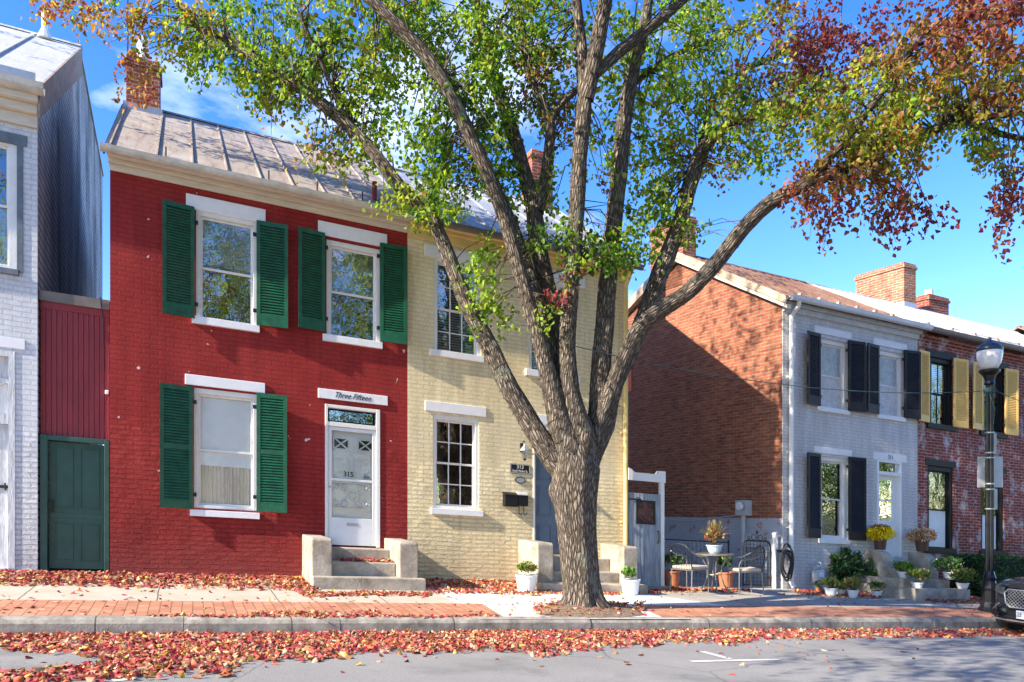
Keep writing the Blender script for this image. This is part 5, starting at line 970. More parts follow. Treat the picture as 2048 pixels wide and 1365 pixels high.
t, P, r, h = pot(1053, 1183, 44, 33, 'round mum with green and rusty buds in a white pot left of the tree'); foliage(t, (P.x, P.y, P.z+h-.05), r*1.3, .30, 900, GRN+LIM+[(.35, .12, .08), (.40, .16, .10)], (.025, .045))
t, P, r, h = pot(1213, 1160, 22, 18, 'spiky lime green plant in a pale glazed pot on the lower step behind the tree', 'bowl', 'signb'); blades(t, (P.x, P.y, P.z+h), .30, .26, 46, LIM)
t, P, r, h = pot(1261, 1189, 38, 30, 'bright green leafy plant in a white pot beside the blue gate'); foliage(t, (P.x, P.y, P.z+h-.03), r*1.05, .28, 320, LIM+GRN, (.04, .07), up=1)
# row of pots at the grey house
for i, (x, yb, wp, hp, lab, pal, kind, R_, H_) in enumerate((
 (1662, 1193, 26, 17, 'drooping dry grassy plant in a white bowl, leftmost in front of the dark shrub', DRY+GRN, 'blade', .34, .20), (1681, 1191, 20, 12, 'small half hidden white bowl between two larger ones in front of the shrub', DRY, 'fol', .12, .10),
 (1706, 1196, 22, 16, 'yellowing wiry plant in a white bowl beneath the middle of the dark shrub', DRY, 'blade', .34, .22), (1753, 1195, 22, 13, 'spent plant in a white bowl directly left of the tan steps', DRY+GRN, 'fol', .22, .16),
 )):
    t, P, r, h = pot(x, yb, wp, hp, lab, 'bowl'); 
    if kind == 'blade': blades(t, (P.x, P.y, P.z+h), R_, H_, 60, pal); foliage(t, (P.x, P.y, P.z+h-.03), R_*.8, H_*1.5, 260, pal, (.03, .06))
    else: foliage(t, (P.x, P.y, P.z+h-.03), R_*1.1, H_*1.7, 240, pal, (.03, .06))
t, P, r, h = pot(1638, 1186, 14, 12, 'small terracotta pot with a sparse plant next to the gas meter', 'tall', 'terra'); foliage(t, (P.x, P.y, P.z+h), .12, .14, 90, GRN, (.03, .05))
def stepP(x, y, w): u, v = fac(x, y, w); return smap(u + SK*w, w, v)
for (x, yb, wp, hp, lab, pal, w_, R_, H_) in ((1806, 1158, 22, 14, 'white bowl of green leafy plants on the left of the steps at door 311', GRN+LIM, W3-.5, .2, .16), (1834, 1180, 24, 14, 'white bowl with yellowing mum midway along the tan steps', DRY+LIM, W3-.16, .26, .2),
                                      (1900, 1160, 26, 15, 'white bowl of bright green plants right of the tan steps', LIM+GRN+[(.7, .7, .7)], W3-.5, .32, .22), (1925, 1180, 24, 13, 'white bowl with sprawling dry plant at the right end of the tan steps', DRY+GRN, W3-.16, .32, .22)):
    t, P, r, h = pot(x, yb, wp, hp, lab, 'bowl', P=stepP(x, yb, w_)); foliage(t, (P.x, P.y, P.z+h-.04), R_*1.25, H_*1.9, 620, pal, (.035, .07)); blades(t, (P.x, P.y, P.z+h), R_*1.3, H_*.8, 14, pal)
for (x, lab, A, B_, top) in ((1760, 'yellow mum in a brown pot on the left wall of the tan steps', YEL, 'brownpot', 1100), (1844, 'bronze and white mum in a brown pot on the steps at door 311', BRZ, 'brownpot', 1103)):
    t, P, r, h = pot(x, top, 26, 22, lab, 'tall', 'brownpot', P=stepP(x, top, wch*.5)); c = (P.x, P.y, P.z+h*.75)
    foliage(t, c, .30, .34, 500, DK+GRN, (.03, .05)); foliage(t, (c[0], c[1], c[2]+.0), .32, .36, 1500, A if x == 1760 else BRZ+WHT, (.03, .045), name='flowers')
    if x == 1760: foliage(t, (c[0], c[1], c[2]+.22), .22, .17, 300, [(.20, .06, .03), (.28, .10, .04)], (.025, .04), name='faded_flowers')
# shrub in front of the grey wall: upright woody shrub with long dark leaves, plus pale hydrangea
def shrub(x, y, w_, rx, h, n, pal, lab, size=(.06, .13), name='shrub', nst=7, asp=.45):
    P = side_pt(x, y); t = thing(name, lab, 'shrub', P); mb = MB(wmap)
    for i in range(nst):
        a = rng.uniform(0, 6.283); e = P+Vector((math.cos(a)*rx*.6, math.sin(a)*.25, h*rng.uniform(.5, .85))); mb.tube([tuple(P+Vector((math.cos(a)*.05, math.sin(a)*.05, -.02))), tuple((P+e)/2+Vector((0, 0, .1))), tuple(e)], [.014, .01, .005], 5)
    mb.build('stems', 'bark', t); sub = rdir(40)*rng.uniform(.5, 1, (40, 1)); sc3 = rng.uniform(.16, .34, 40); k3 = rng.integers(40, size=n); C_ = (sub[k3]*.82+rdir(n)*(rng.uniform(.1, 1, (n, 1))**.6)*sc3[k3][:, None])*np.array([rx, .36, h*.50])+np.array([P.x, P.y, P.z+h*.52]); T = unit(rdir(n)+np.array([0, 0, -.1])); U = unit(np.cross(T, rdir(n))); pl = np.array(pal)
    leafmesh('foliage', C_, T, U, rng.uniform(*size, n), pl[rng.integers(len(pl), size=n)]*rng.uniform(.6, 1.3, (n, 1)), 'plant', t, fold=.1, asp=asp); return t
shrub(1688, 1181, .4, .66, 1.06, 3400, DK+[(.07, .13, .04), (.10, .18, .06), (.05, .11, .04)], 'dark leaved upright shrub against the grey wall under the lower window')
shrub(1740, 1183, .5, .36, .82, 1900, GRN+[(.35, .42, .20), (.10, .2, .06)], 'pale green flowering shrub between the dark shrub and the tan steps', (.05, .1), nst=5, asp=.7)
# hedge
ha, hb = fac(1886, 1120)[0]+.1, fac(2150, 1120)[0]; P = smap(ha, .4, VB); t = thing('hedge', 'low clipped dark green hedge along the brick house', 'hedge', P); n = 9000
q = rng.uniform(0, 1, (n, 3)); hv = fac(1950, 1112, .5)[1]
fa = rng.integers(3, size=n); uu_ = ha+(hb-ha)*q[:, 0]; ww = np.where(fa == 0, .9-.06*q[:, 1]**2, .12+.76*q[:, 1]); vv_ = np.where(fa == 1, hv-.05*q[:, 2], VB-.1+(hv-VB+.1)*q[:, 2])
uu_ = np.where(fa == 2, ha+.15*q[:, 0], uu_)
C_ = np.stack([uu_-SK*ww, FY-ww, vv_-G*uu_], 1)+rng.normal(size=(n, 3))*.025; T = rdir(n); U = unit(np.cross(T, rdir(n)))
leafmesh('foliage', C_, T, U, rng.uniform(.03, .055, n), np.array(DK+[(.06, .15, .03)])[rng.integers(5, size=n)]*rng.uniform(.7, 1.4, (n, 1)), 'plant', t, fold=.1)
MB(smap).box(ha+.08, hb, .16, .84, VB-.3, hv-.06).build('branches', simple('hedge_core', (.012, .02, .01), .95, var=.4), t)
# ------------------------------------------------------------------ gate beside the yellow house
g0, g1 = uY1+.02, fac(1329, 1000)[0]; t = thing('garden_gate', 'weathered blue board gate with a small barred window under a white beam', 'gate', fmap((g0+g1)/2, 0, VB))
vg = fac(1258, 985)[1]; mb = MB(); n = 6; ga, gb = g0+.02, g1-.09
for i in range(n): x = ga+(gb-ga)*i/n; mb.box(x+.002, x+(gb-ga)/n-.002, -.05, -.02+.004*(i % 2), VB-.01, vg)
mb.box(ga, gb, -.08, -.05, VB+.2, VB+.3); mb.box(ga, gb, -.08, -.05, vg-.3, vg-.2); mb.build('gate_leaf', 'bluew', t)
a, b_, c, d = R(1273, 1000, 1311, 1048); mb = MB(); fr2(mb, a, b_, c, d, -.03, .0, .035)
for i in range(1, 4): mb.tube([(a+(b_-a)*i/4, -.01, c), (a+(b_-a)*i/4, -.01, c+.1)], .006, 4)
circ(mb, a+.12, c+.1, .06, -.01, tr=.006); circ(mb, b_-.12, c+.1, .06, -.01, tr=.006); circ(mb, a+.1, d-.09, .05, -.01, tr=.006); circ(mb, b_-.1, d-.09, .05, -.01, tr=.006)
mb.build('barred_window', 'iron', t); MB().box(a+.02, b_-.02, -.016, -.0155, c+.02, d-.02).build('opening_pane', simple('gate_window_brick_view', (.14, .06, .045), .8, var=.5, scale=12), t)
mb = MB(); mb.box(gb+.01, g1, -.09, .0, VB-.05, vg+.28); mb.build('post', 'wht', t, bevel=.004)
vb_ = fac(1258, 960)[1]; vt_ = fac(1258, 944)[1]; mb = MB(); mb.prism([(g0, vb_), (g1+.02, vb_), (g1+.02, vt_+.07), (g1-.13, vt_+.07), (g1-.18, vt_), (g0+.15, vt_), (g0+.06, vt_+.06), (g0, vt_+.08)], -.07, .01, axis=1); mb.build('beam', 'wht', t)
mb = MB(); vq = fac(1320, 1075)[1]; mb.tube([(gb-.06, -.015, vq+.12), (gb-.06, .03, vq+.09), (gb-.06, .03, vq-.09), (gb-.06, -.015, vq-.12)], .012, 6); mb.build('handle', 'iron', t)
mb = MB(); mb.box(ga, ga+.28, -.014, -.004, vg-.14, vg-.11); circ(mb, ga+.2, vg-.125, .04, -.006, tr=.007); mb.build('hinge', 'iron', t)
# electric meter on the gable
um, dm = uG0-.0, 1.05
def gm(d, w_, v): return smap(uG0 - w_, -d, v)    # (distance back along the gable, stand-off, v)
def rayg(x, y):   # hit the gable plane
    d_ = ray(x, y); # X = uG0 + SK*(Y-FY)
    t_ = (uG0 - SK*FY)/(d_[0]-SK*d_[1]); return (d_[1]*t_-FY), d_[2]*t_ + G*uG0
d1, v1 = rayg(1480, 1002); d0, _ = rayg(1504, 1002); _, v0 = rayg(1492, 1032); t = thing('electric_meter', 'grey electric meter box with conduit on the brick gable wall', 'meter', gm((d0+d1)/2, 0, v0))
MB(gm).box(d0, d1, .002, .14, v0, v1).build('box', 'elec', t, bevel=.006)
o = gm((d0+d1)/2, .14, (v0+v1)/2+.04); mb = MB(wmap); mb.tube([tuple(o), tuple(o+Vector((-.08, 0, 0)))], [.095, .085], 18); mb.build('meter_dial', 'globe', t)
MB(wmap).tube([tuple(o+Vector((-.0, 0, 0))), tuple(o+Vector((-.02, 0, 0)))], .11, 18).build('ring', 'steel', t)
mb = MB(gm); mb.tube([((d0+d1)/2, .07, v0), ((d0+d1)/2, .07, VB+.02)], .055, 10); mb.box(d0-.2, d0+.12, .01, .1, VB+.85, VB+1.15); mb.tube([(d1+.1, .04, v0), (d1+1.5, .04, v0-.14), (d1+3.5, .04, v0-.05)], .012, 5); mb.build('conduit', 'elec', t)
# wire fence and iron garden gate across the side yard
fu0, fu1 = fac(1330, 1100)[0]+.05, fac(1486, 1100)[0]; vf = fac(1400, 1083)[1]; t = thing('wire_fence', 'old wire mesh fence behind the bistro set', 'fence', fmap(fu0, -.45, VB)); mb = MB()
for i in range(int((fu1-fu0)/.10)+1): u = fu0+i*.10; mb.tube([(u, -.45, VB), (u, -.45, vf)], .0035, 3)
for i in range(9): v = VB+.05+(vf-VB-.05)*i/8; mb.tube([(fu0, -.45, v), (fu1, -.45, v+.0)], .0035, 3)
mb.build('mesh', 'steel', t); mb = MB(); 
for u in (fu0, fu1): mb.tube([(u, -.45, VB-.1), (u, -.45, vf+.06)], .02, 8)
mb.tube([(fu0, -.45, vf), (fu1, -.45, vf)], .012, 6); mb.build('frame', 'iron', t)
ia, ib = fac(1493, 1100)[0], fac(1548, 1100)[0]; vi_ = fac(1490, 1078)[1]; t = thing('iron_gate', 'arched black iron wire gate with scroll top beside the white corner post', 'gate', fmap(ia, -.1, VB)); mb = MB()
arc = [(ia, -.1, VB+.03), (ia, -.1, vi_-.15)]+[(ia+.12-.12*math.cos(q), -.1, vi_-.15+.12*math.sin(q)) for q in (.5, 1.0, 1.5)]+[(ib-.12+.12*math.cos(q), -.1, vi_-.15+.12*math.sin(q)) for q in (1.5, 1.0, .5)]+[(ib, -.1, vi_-.15), (ib, -.1, VB+.03)]
mb.tube(arc, .018, 7); mb.tube([(ia, -.1, VB+.06), (ib, -.1, VB+.06)], .012, 6); mb.build('frame', 'iron', t); mb = MB()
n = 8
for i in range(1, n): u = ia+(ib-ia)*i/n; mb.tube([(u, -.1, VB+.06), (u, -.1, vi_-.05)], .004, 4)
for i in range(1, 12): v = VB+.06+(vi_-VB-.1)*i/12; mb.tube([(ia, -.1, v), (ib, -.1, v)], .004, 4)
mb.build('mesh', 'iron', t); mb = MB(); cu_ = (ia+ib)/2
for s_ in (-1, 1): circ(mb, cu_+s_*.09, vi_+.04, .06, -.1, tr=.008); circ(mb, cu_+s_*.22, vi_+.02, .03, -.1, tr=.007)
mb.tube([(cu_, -.1, vi_-.03), (cu_, -.1, vi_+.18)], .01, 5); circ(mb, cu_, vi_+.15, .03, -.1, tr=.008); mb.build('scrolls', 'iron', t)
mb = MB(); pu = fac(1553, 1100)[0]; mb.tube([(pu, -.06, VB-.05), (pu, -.06, fac(1553, 1070)[1])], .04, 10); mb.lathe([(.055, 0), (.055, .03), (.0, .06)], (pu, -.06, fac(1553, 1070)[1]), 10); tag(mb.build('fence_post', 'wht'), 'round white painted post right of the arched iron gate', 'post')
# stored pots behind the fence
for (x, yb, wp, hp, lab, mt) in ((1344, 1171, 34, 30, 'wide terracotta pot with dark foliage next to the gate', 'terra'), (1446, 1172, 34, 30, 'large terracotta pot behind the bistro table', 'terra')):
    P = side_pt(x, yb+1); P = Vector((P.x, FY+.12, zside(P.x, FY+.12))); t, P, r, h = pot(x, yb, wp, hp, lab, 'tall', mt, P=P); foliage(t, (P.x, P.y, P.z+h), .24, .42, 320, DK+GRN, (.04, .08))
# bistro table
def chair(c, rz, label):
    t = thing('patio_chair', label, 'chair', c, 'chairs at the bistro table'); Rm = Matrix.Rotation(rz, 4, 'Z')
    mp = lambda x, y, z: Vector(c)+Rm @ Vector((x, y, z)); sh = .46
    for sx in (-1, 1):
        mb = MB(mp); mb.tube([(sx*.25, -.24, 0), (sx*.245, -.23, sh-.02)], .012, 7); mb.build('leg', 'bronze', t)
        mb = MB(mp); mb.tube([(sx*.25, .26, 0), (sx*.23, .22, sh-.02)], .012, 7); mb.build('leg', 'bronze', t)
        mb = MB(mp); mb.tube([(sx*.245, -.23, sh-.02), (sx*.25, -.235, .58), (sx*.25, -.20, .655), (sx*.25, -.12, .68), (sx*.25, .05, .69), (sx*.25, .16, .74), (sx*.24, .24, .78)], .012, 7); mb.build('armrest', 'bronze', t)
    mb = MB(mp); mb.tube([(-.23, .22, sh-.03), (-.24, .28, .75)]+[(-.24*math.cos(q), .28+.03*math.sin(q), .75+.17*math.sin(q)) for q in [i*math.pi/10 for i in range(1, 10)]]+[(.24, .28, .75), (.23, .22, sh-.03)], .011, 7)
    for i in range(-3, 4): mb.tube([(i*.06, .23, sh), (i*.06, .285, .75+.17*math.sqrt(max(0, 1-(i*.06/.24)**2)))], .004, 4)
    mb.build('backrest', 'iron', t)
    mb = MB(mp); mb.tube([(-.24, -.24, sh-.02), (.24, -.24, sh-.02), (.24, .23, sh-.02), (-.24, .23, sh-.02), (-.24, -.24, sh-.02)], .011, 6); mb.build('seat_frame', 'bronze', t)
    MB(mp).box(-.24, .24, -.25, .22, sh-.008, sh+.05).build('cushion', 'cush', t, bevel=.02); return t
c1 = side_pt(1379, 1186); c2 = side_pt(1490, 1189)
chair((c1.x, c1.y, zside(c1.x, c1.y)+.0), math.radians(105), 'curved metal patio chair with tan cushion left of the table')
chair((c2.x, c2.y, zside(c2.x, c2.y)+.0), math.radians(-105), 'curved metal patio chair with tan cushion right of the table')
ct = side_pt(1432, 1184); ct = Vector((ct.x, ct.y+.05, zside(ct.x, ct.y))); t = thing('bistro_table', 'small round metal table with curved legs between the two patio chairs', 'table', ct)
MB(wmap).lathe([(0, 0), (.34, 0), (.36, .01), (.36, .03), (.35, .035), (0, .035)], (ct.x, ct.y, ct.z+.70), 32).build('table_top', 'bronze', t)
for i in range(4):
    a = math.pi/4+i*math.pi/2+.3; d = Vector((math.cos(a), math.sin(a), 0)); mb = MB(wmap); mb.tube([tuple(ct+d*r_+Vector((0, 0, z))) for r_, z in ((.30, 0), (.19, .12), (.13, .3), (.14, .48), (.22, .62), (.30, .70))], .013, 7); mb.build('leg', 'bronze', t)
mb = MB(wmap); mb.tube([tuple(ct+Vector((.13*math.cos(a), .13*math.sin(a), .33))) for a in [i*math.pi/8 for i in range(17)]], .008, 5); mb.build('ring', 'bronze', t)
P = Vector((ct.x+.0, ct.y, ct.z+.736)); t, P, r, h = pot(1440, 1112, 32, 17, 'dried autumn plant in a pale blue bowl on the bistro table', 'bowl', simple('pale_blue_plastic', (.42, .52, .60), .4, var=.05), P=P, group='potted plants by the house fronts')
blades(t, (P.x, P.y, P.z+h), .34, .34, 60, [(.38, .28, .08), (.30, .10, .07), (.22, .24, .06)], droop=.2); foliage(t, (P.x, P.y, P.z+h-.05), .26, .42, 420, [(.42, .30, .10), (.28, .08, .07), (.20, .22, .06), (.12, .04, .05)], (.03, .06))
# hose reel and gas meter
P = side_pt(1592, 1184); P = Vector((P.x, FY-.10+.0, 0)); P.z = zside(P.x, P.y); t = thing('garden_hose', 'black garden hose coiled on a hanger against the grey wall', 'hose', P); mb = MB(wmap)
rr_ = random.Random(4)
for k_ in range(9):
    cz = .62+rr_.uniform(-.05, .05); ry_ = .30+rr_.uniform(-.06, .12); rx_ = .13+rr_.uniform(-.03, .03)
    mb.tube([(P.x+rx_*math.cos(a)+.01*math.sin(3*a), P.y-.02-.012*k_+.0, P.z+cz-.08+ry_*math.sin(a)) for a in [i*math.pi/12 for i in range(25)]], .011, 5)
mb.build('coils', 'rubber', t); mb = MB(wmap); mb.box(P.x-.12, P.x+.12, P.y, P.y+.09, P.z+.78, P.z+.84); mb.tube([(P.x, P.y+.05, P.z+.8), (P.x, P.y-.16, P.z+.8), (P.x, P.y-.16, P.z+.86)], .012, 6); mb.build('hanger', 'iron', t)
P = side_pt(1616, 1178); P = Vector((P.x, FY-.18, zside(P.x, FY-.18))); t = thing('gas_meter', 'grey gas meter with pipes low on the grey wall', 'meter', P); MB(wmap).box(P.x-.13, P.x+.13, P.y-.1, P.y+.08, P.z+.16, P.z+.45).build('meter_body', 'elec', t, bevel=.05)
MB(wmap).box(P.x-.06, P.x+.06, P.y-.115, P.y-.1, P.z+.3, P.z+.4).build('dial', 'wht', t, bevel=.01); mb = MB(wmap); mb.tube([(P.x-.09, P.y, P.z), (P.x-.09, P.y, P.z+.55), (P.x-.09, P.y+.15, P.z+.58)], .018, 7); mb.tube([(P.x+.09, P.y, P.z+.45), (P.x+.09, P.y, P.z+.6), (P.x+.09, P.y+.15, P.z+.6)], .018, 7); mb.lathe([(.05, 0), (.06, .03), (.02, .06)], (P.x-.0, P.y, P.z+.5), 10); mb.build('pipes', 'elec', t)
# ------------------------------------------------------------------ street lamp
LP = side_pt(1979, 1224); ZL = LP.x*SS+LP.y*CC; t = thing('street_lamp', 'black cast iron street lamp with frosted acorn globe at the kerb', 'street lamp', LP)
def lz(y): return (1224-y)/F*ZL
def lr(px): return px/F*ZL
MB(wmap).lathe([(lr(20), 0), (lr(20), .06), (lr(17), .10), (lr(16), .14), (lr(14), .20), (lr(13.5), .42), (lr(15), .46), (lr(14), .5), (lr(11), .6), (lr(12.5), .66), (lr(10), .72), (lr(8.5), .78)], tuple(LP), 16).build('base', 'lampm', t)
mb = MB(wmap); k = 0; seg = 16
prof = [(lr(8.2), .75), (lr(7.6), 1.2), (lr(7), lz(760)), (lr(6.4), lz(745))]
for r_, z in prof:
    for j in range(seg*2): a = 2*math.pi*j/(seg*2); q = r_*(1 if j % 2 else .90); mb.v.append(LP+Vector((q*math.cos(a), q*math.sin(a), z)))
for i in range(len(prof)-1):
    for j in range(seg*2): a = i*seg*2+j; b_ = i*seg*2+(j+1) % (seg*2); mb.f.append((a, b_, b_+seg*2, a+seg*2))
mb.build('pole', 'lampm', t)
MB(wmap).lathe([(lr(7), lz(772)), (lr(10), lz(768)), (lr(8), lz(762)), (lr(12), lz(752)), (lr(18), lz(745)), (lr(19), lz(741)), (lr(14), lz(739))], tuple(LP), 20).build('fitter', 'lampm', t)
MB(wmap).lathe([(lr(13), lz(741)), (lr(20), lz(728)), (lr(23), lz(712)), (lr(23.5), lz(702)), (lr(21), lz(696)), (lr(10), lz(694))], tuple(LP), 24).build('globe', 'globe', t, smooth=True)
MB(wmap).lathe([(lr(24), lz(703)), (lr(24), lz(699)), (lr(20), lz(692)), (lr(12), lz(687)), (lr(7), lz(685)), (lr(6), lz(683)), (lr(3), lz(681)), (lr(4), lz(678)), (lr(1), lz(675))], tuple(LP), 24).build('cap', simple('lamp_cap_paint', (.05, .065, .085), .3, metal=.4), t, smooth=True)
# signs on the lamp (seen from behind / edge on)
def plate(x0, x1, y0, y1, off, label, mat, rz=None, th=.006):
    zt, zb = LP.z+lz(y0), LP.z+lz(y1); cx_ = LP+Vector((CC*lr((x0+x1)/2-1980), -SS*lr((x0+x1)/2-1980), 0))+Vector((-SS, -CC, 0))*0+Vector((SS, CC, 0))*off; wd = lr(x1-x0)/2
    P = Vector((cx_.x, cx_.y, zb)); t = thing('street_sign', label, 'sign', P); mb = MB(lambda a, b_, c: Vector((cx_.x+a*CC+b_*SS, cx_.y-a*SS+b_*CC, c))); mb.box(-wd, wd, -th, th, zb, zt); mb.build('panel', mat, t, bevel=.003); return t
t2 = plate(1963, 2014, 913, 975, .11, 'blank grey back of the large parking sign on the lamp pole', 'signb')
mb = MB(wmap)
t3 = plate(1989, 1997, 866, 908, .05, 'narrow sign seen edge on, above the large sign on the lamp pole', 'signb'); t4 = plate(1989, 1999, 978, 1020, .05, 'narrow sign seen edge on, below the large sign on the lamp pole', 'signb')
mb = MB(wmap)
for y in (866, 906, 916, 968, 979, 1018): z = lz(y); mb.lathe([(lr(8.2), z-.012), (lr(8.2), z+.012)], tuple(LP), 16)
tag(mb.build('sign_strap', 'steel', fix=False), 'thin steel straps clamped round the lamp pole holding its signs', 'strap')
# overhead cable
def tubeobj(name, pts, r_, mat, label, cat):
    mb = MB(wmap); mb.tube(pts, r_, 5); return tag(mb.build(name, mat), label, cat)
A = cam(1150, 693, ZT-.15); B = LP+Vector((0, -.09, lz(782))); pts = []
for i in range(41): s_ = i/40; p = A.lerp(B, s_); p.z -= .28*4*s_*(1-s_); pts.append(tuple(p))
C = cam(2150, 850, ZL-.6)
for i in range(1, 10): s_ = i/9; p = B.lerp(C, s_); pts.append(tuple(p))
tubeobj('overhead_cable', pts, .007, 'wire', 'thin green cable strung from the tree to the street lamp', 'cable')
mb = MB(wmap); mb.tube([tuple(LP+Vector((-.09, -.06, lz(790)))), tuple(LP+Vector((-.10, -.10, lz(800)))), tuple(LP+Vector((-.02, -.12, lz(820)))), tuple(LP+Vector((-.05, -.11, lz(850))))], .006, 5)
for i in range(5): mb.tube([tuple(LP+Vector((.1*math.cos(a), .1*math.sin(a), lz(778+i*2)))) for a in [q*.7 for q in range(10)]], .006, 4)
tag(mb.build('cable_tie', 'wire'), 'green cable end wrapped round the top of the lamp pole', 'cable')
# ------------------------------------------------------------------ car
CX, CY = 12.15, 8.48; WB = 1.86
cz = lambda X: zroad(X, 7.5)
CP = Vector((CX, CY-WB/2, cz(CX+2.4))); car = thing('parked_car', 'dark grey sedan parked at the kerb, only its front corner in view', 'car', CP)
body = simple('dark_grey_car_paint', (.022, .024, .027), .22, metal=.3, var=.1, bd=0); body.node_tree.nodes['Principled BSDF'].inputs['Coat Weight'].default_value = 1
def cm(x, y, z): return Vector((CX+x, CY-WB/2+y, z + cz(CX+x)))    # x back from the nose, y across
st = [(0.0, .60, .22, .50, .74, .83), (.06, .76, .19, .52, .76, .865), (.22, .88, .17, .54, .79, .91), (.6, .92, .18, .55, .83, .965), (1.1, .93, .19, .57, .87, 1.01), (1.6, .93, .20, .58, .92, 1.05), (2.4, .93, .20, .58, .95, 1.05), (3.4, .93, .20, .58, .96, 1.05), (4.2, .92, .22, .6, .97, 1.08), (4.7, .86, .25, .57, .93, 1.02), (4.85, .70, .3, .5, .78, .84)]
mb = MB(cm); N_ = 11
def bow(y, hw): return 0
for (x, hw, zb, zm, zs, zt) in st:
    half = [(0, zb), (hw*.8, zb), (hw*.97, zb+.08), (hw, zm), (hw*.985, zs-.03), (hw*.93, zs+.02), (hw*.72, (zs+zt)/2+.02), (hw*.4, zt-.01), (0, zt)]
    ring = [( y, z) for y, z in half] + [(-y, z) for y, z in half[-2:0:-1]]
    mb.v += [cm(x+ (.55*(abs(y)/.93)**3 if x < .3 else 0), y, z) for y, z in ring]
nr = 16
for i in range(len(st)-1):
    for j in range(nr): a = i*nr+j; b_ = i*nr+(j+1) % nr; mb.f.append((a, b_, b_+nr, a+nr))
mb.f.append(tuple(range(nr))); mb.f.append(tuple((len(st)-1)*nr+j for j in range(nr))[::-1])
ob = mb.build('body', body, car, smooth=True); md = ob.modifiers.new('S', 'SUBSURF'); md.levels = 2; md.render_levels = 2
mb = MB(cm); g = [(1.35, .78, 1.04), (2.1, .62, 1.40), (3.0, .60, 1.45), (3.9, .62, 1.30), (4.4, .74, 1.0)]
for x, hw, z in g: mb.v += [cm(x, -hw-.12, .93), cm(x, -hw, z-.05), cm(x, -hw*.7, z), cm(x, hw*.7, z), cm(x, hw, z-.05), cm(x, hw+.12, .93)]
for i in range(4):
    for j in range(5): a = i*6+j; mb.f.append((a, a+1, a+7, a+6))
mb.f += [(0, 1, 2, 3, 4, 5), (24, 25, 26, 27, 28, 29)]
mb.build('cabin_glass', simple('dark_car_glass', (.01, .012, .014), .08, bd=0), car, smooth=False)
def nose(y, off=0): return .55*(abs(y)/.93)**3*1.0 - off
# grille with chrome surround and diamond mesh
for s_ in (1,):
    gy0, gy1, gz0, gz1 = -.35, .35, .46, .74
    def gp(y, z, o): return (nose(y)+.035+(z-.46)*.12-o, y, z)
    outl = [(gy0, gz0+.06), (gy0+.08, gz0), (gy1-.08, gz0), (gy1, gz0+.06), (gy1+.04, gz1-.06), (gy1-.03, gz1), (gy0+.03, gz1), (gy0-.04, gz1-.06)]
    mb = MB(cm); pts = []
    for i in range(len(outl)):
        (a, b_), (c, d) = outl[i], outl[(i+1) % len(outl)]
        for q in range(6): y, z = a+(c-a)*q/6, b_+(d-b_)*q/6; pts.append(gp(y, z, .055))
    pts.append(pts[0]); mb.tube(pts, .012, 6); mb.build('grille_surround', 'steel', car)
    mb = MB(cm)
    for i in range(18):
        y0, y1 = gy0+(gy1-gy0)*i/18, gy0+(gy1-gy0)*(i+1)/18
        mb.face([gp(y0, gz0, .04), gp(y1, gz0, .04), gp(y1, gz1, .04), gp(y0, gz1, .04)])
    gq = mb.build('grille', 'black', car); mb = MB(cm)
    for i in range(-8, 30):
        for sg in (1, -1):
            seg_ = []
            for q in range(9):
                z = gz0+.01+(gz1-gz0-.02)*q/8; y = gy0-.3+i*.06+(z-gz0)*1.1 if sg > 0 else gy1+.3-i*.06-(z-gz0)*1.1
                if gy0 < y < gy1: seg_.append(gp(y, z, .05))
            if len(seg_) > 1: mb.tube(seg_, .005, 4)
    mb.build('grille_mesh', 'steel', gq)
for s_ in (-1, 1):
    mb = MB(cm); n = 12; up, dn = [], []
    for i in range(n+1):
        y = .42+.42*i/n; f = i/n; up.append((nose(y)+.045+.10*f-.03, s_*y, .775+.03*f)); dn.append((nose(y)+.015+.10*f-.035, s_*y, .655+.05*f))
    k = len(mb.v); mb.v += [cm(*p) for p in up]+[cm(*p) for p in dn]
    mb.f += [(k+i, k+i+1, k+n+2+i, k+n+1+i) for i in range(n)]
    hl = mb.build('headlight', simple('headlight_lens', (.10, .11, .125), .08, metal=.4, bd=0, var=.6, scale=30), car); md = hl.modifiers.new('T', 'SOLIDIFY'); md.thickness = .03
    mb = MB(cm); mb.tube([(nose(.5+.35*i/8)-.005+.02*i/8, s_*(.5+.35*i/8), (.50-.14*math.sin(i/8*1.5))) for i in range(9)], .010, 5); mb.build('fog_trim', 'steel', car)
    mb = MB(cm); mb.face([(nose(.50)-.02, s_*.48, .34), (nose(.8)-.03, s_*.82, .47), (nose(.82)-.02, s_*.82, .30), (nose(.6)-.02, s_*.60, .27)]); o2 = mb.build('fog_recess', 'black', car)
mb = MB(cm); mb.tube([(nose(y)+.01, y, .245) for y in [-.8+1.6*i/16 for i in range(17)]], .014, 5); mb.build('bumper_trim', 'steel', car)
MB(cm).box(-.035, -.015, -.155, .155, .29, .42).build('number_plate', 'wht', car, bevel=.004)
text_mesh('2EF 4071', .085, 'ink', 'plate_number', car, lambda x, y, z: cm(-.038-z, -x*.8*1.0, .452+y), ext=.001) if False else text_mesh('2E', .10, 'ink', 'plate_number', car, lambda x, y, z: cm(-.037-z, .10-x*.8,   .355+y), ext=.001)
for x in (.95, 3.75):
    for y in (-.84, .84):
        mb = MB(wmap); c_ = cm(x, y, .34); mb.tube([tuple(c_+Vector((0, -.11, 0))), tuple(c_+Vector((0, -.10, 0))), tuple(c_+Vector((0, .10, 0))), tuple(c_+Vector((0, .11, 0)))], [.30, .335, .335, .30], 28); wl = mb.build('wheel', 'rubber', car); mb = MB(wmap); mb.tube([tuple(c_+Vector((0, -.115, 0))), tuple(c_+Vector((0, .115, 0)))], [.2, .2], 20); mb.build('rim', 'steel', wl)
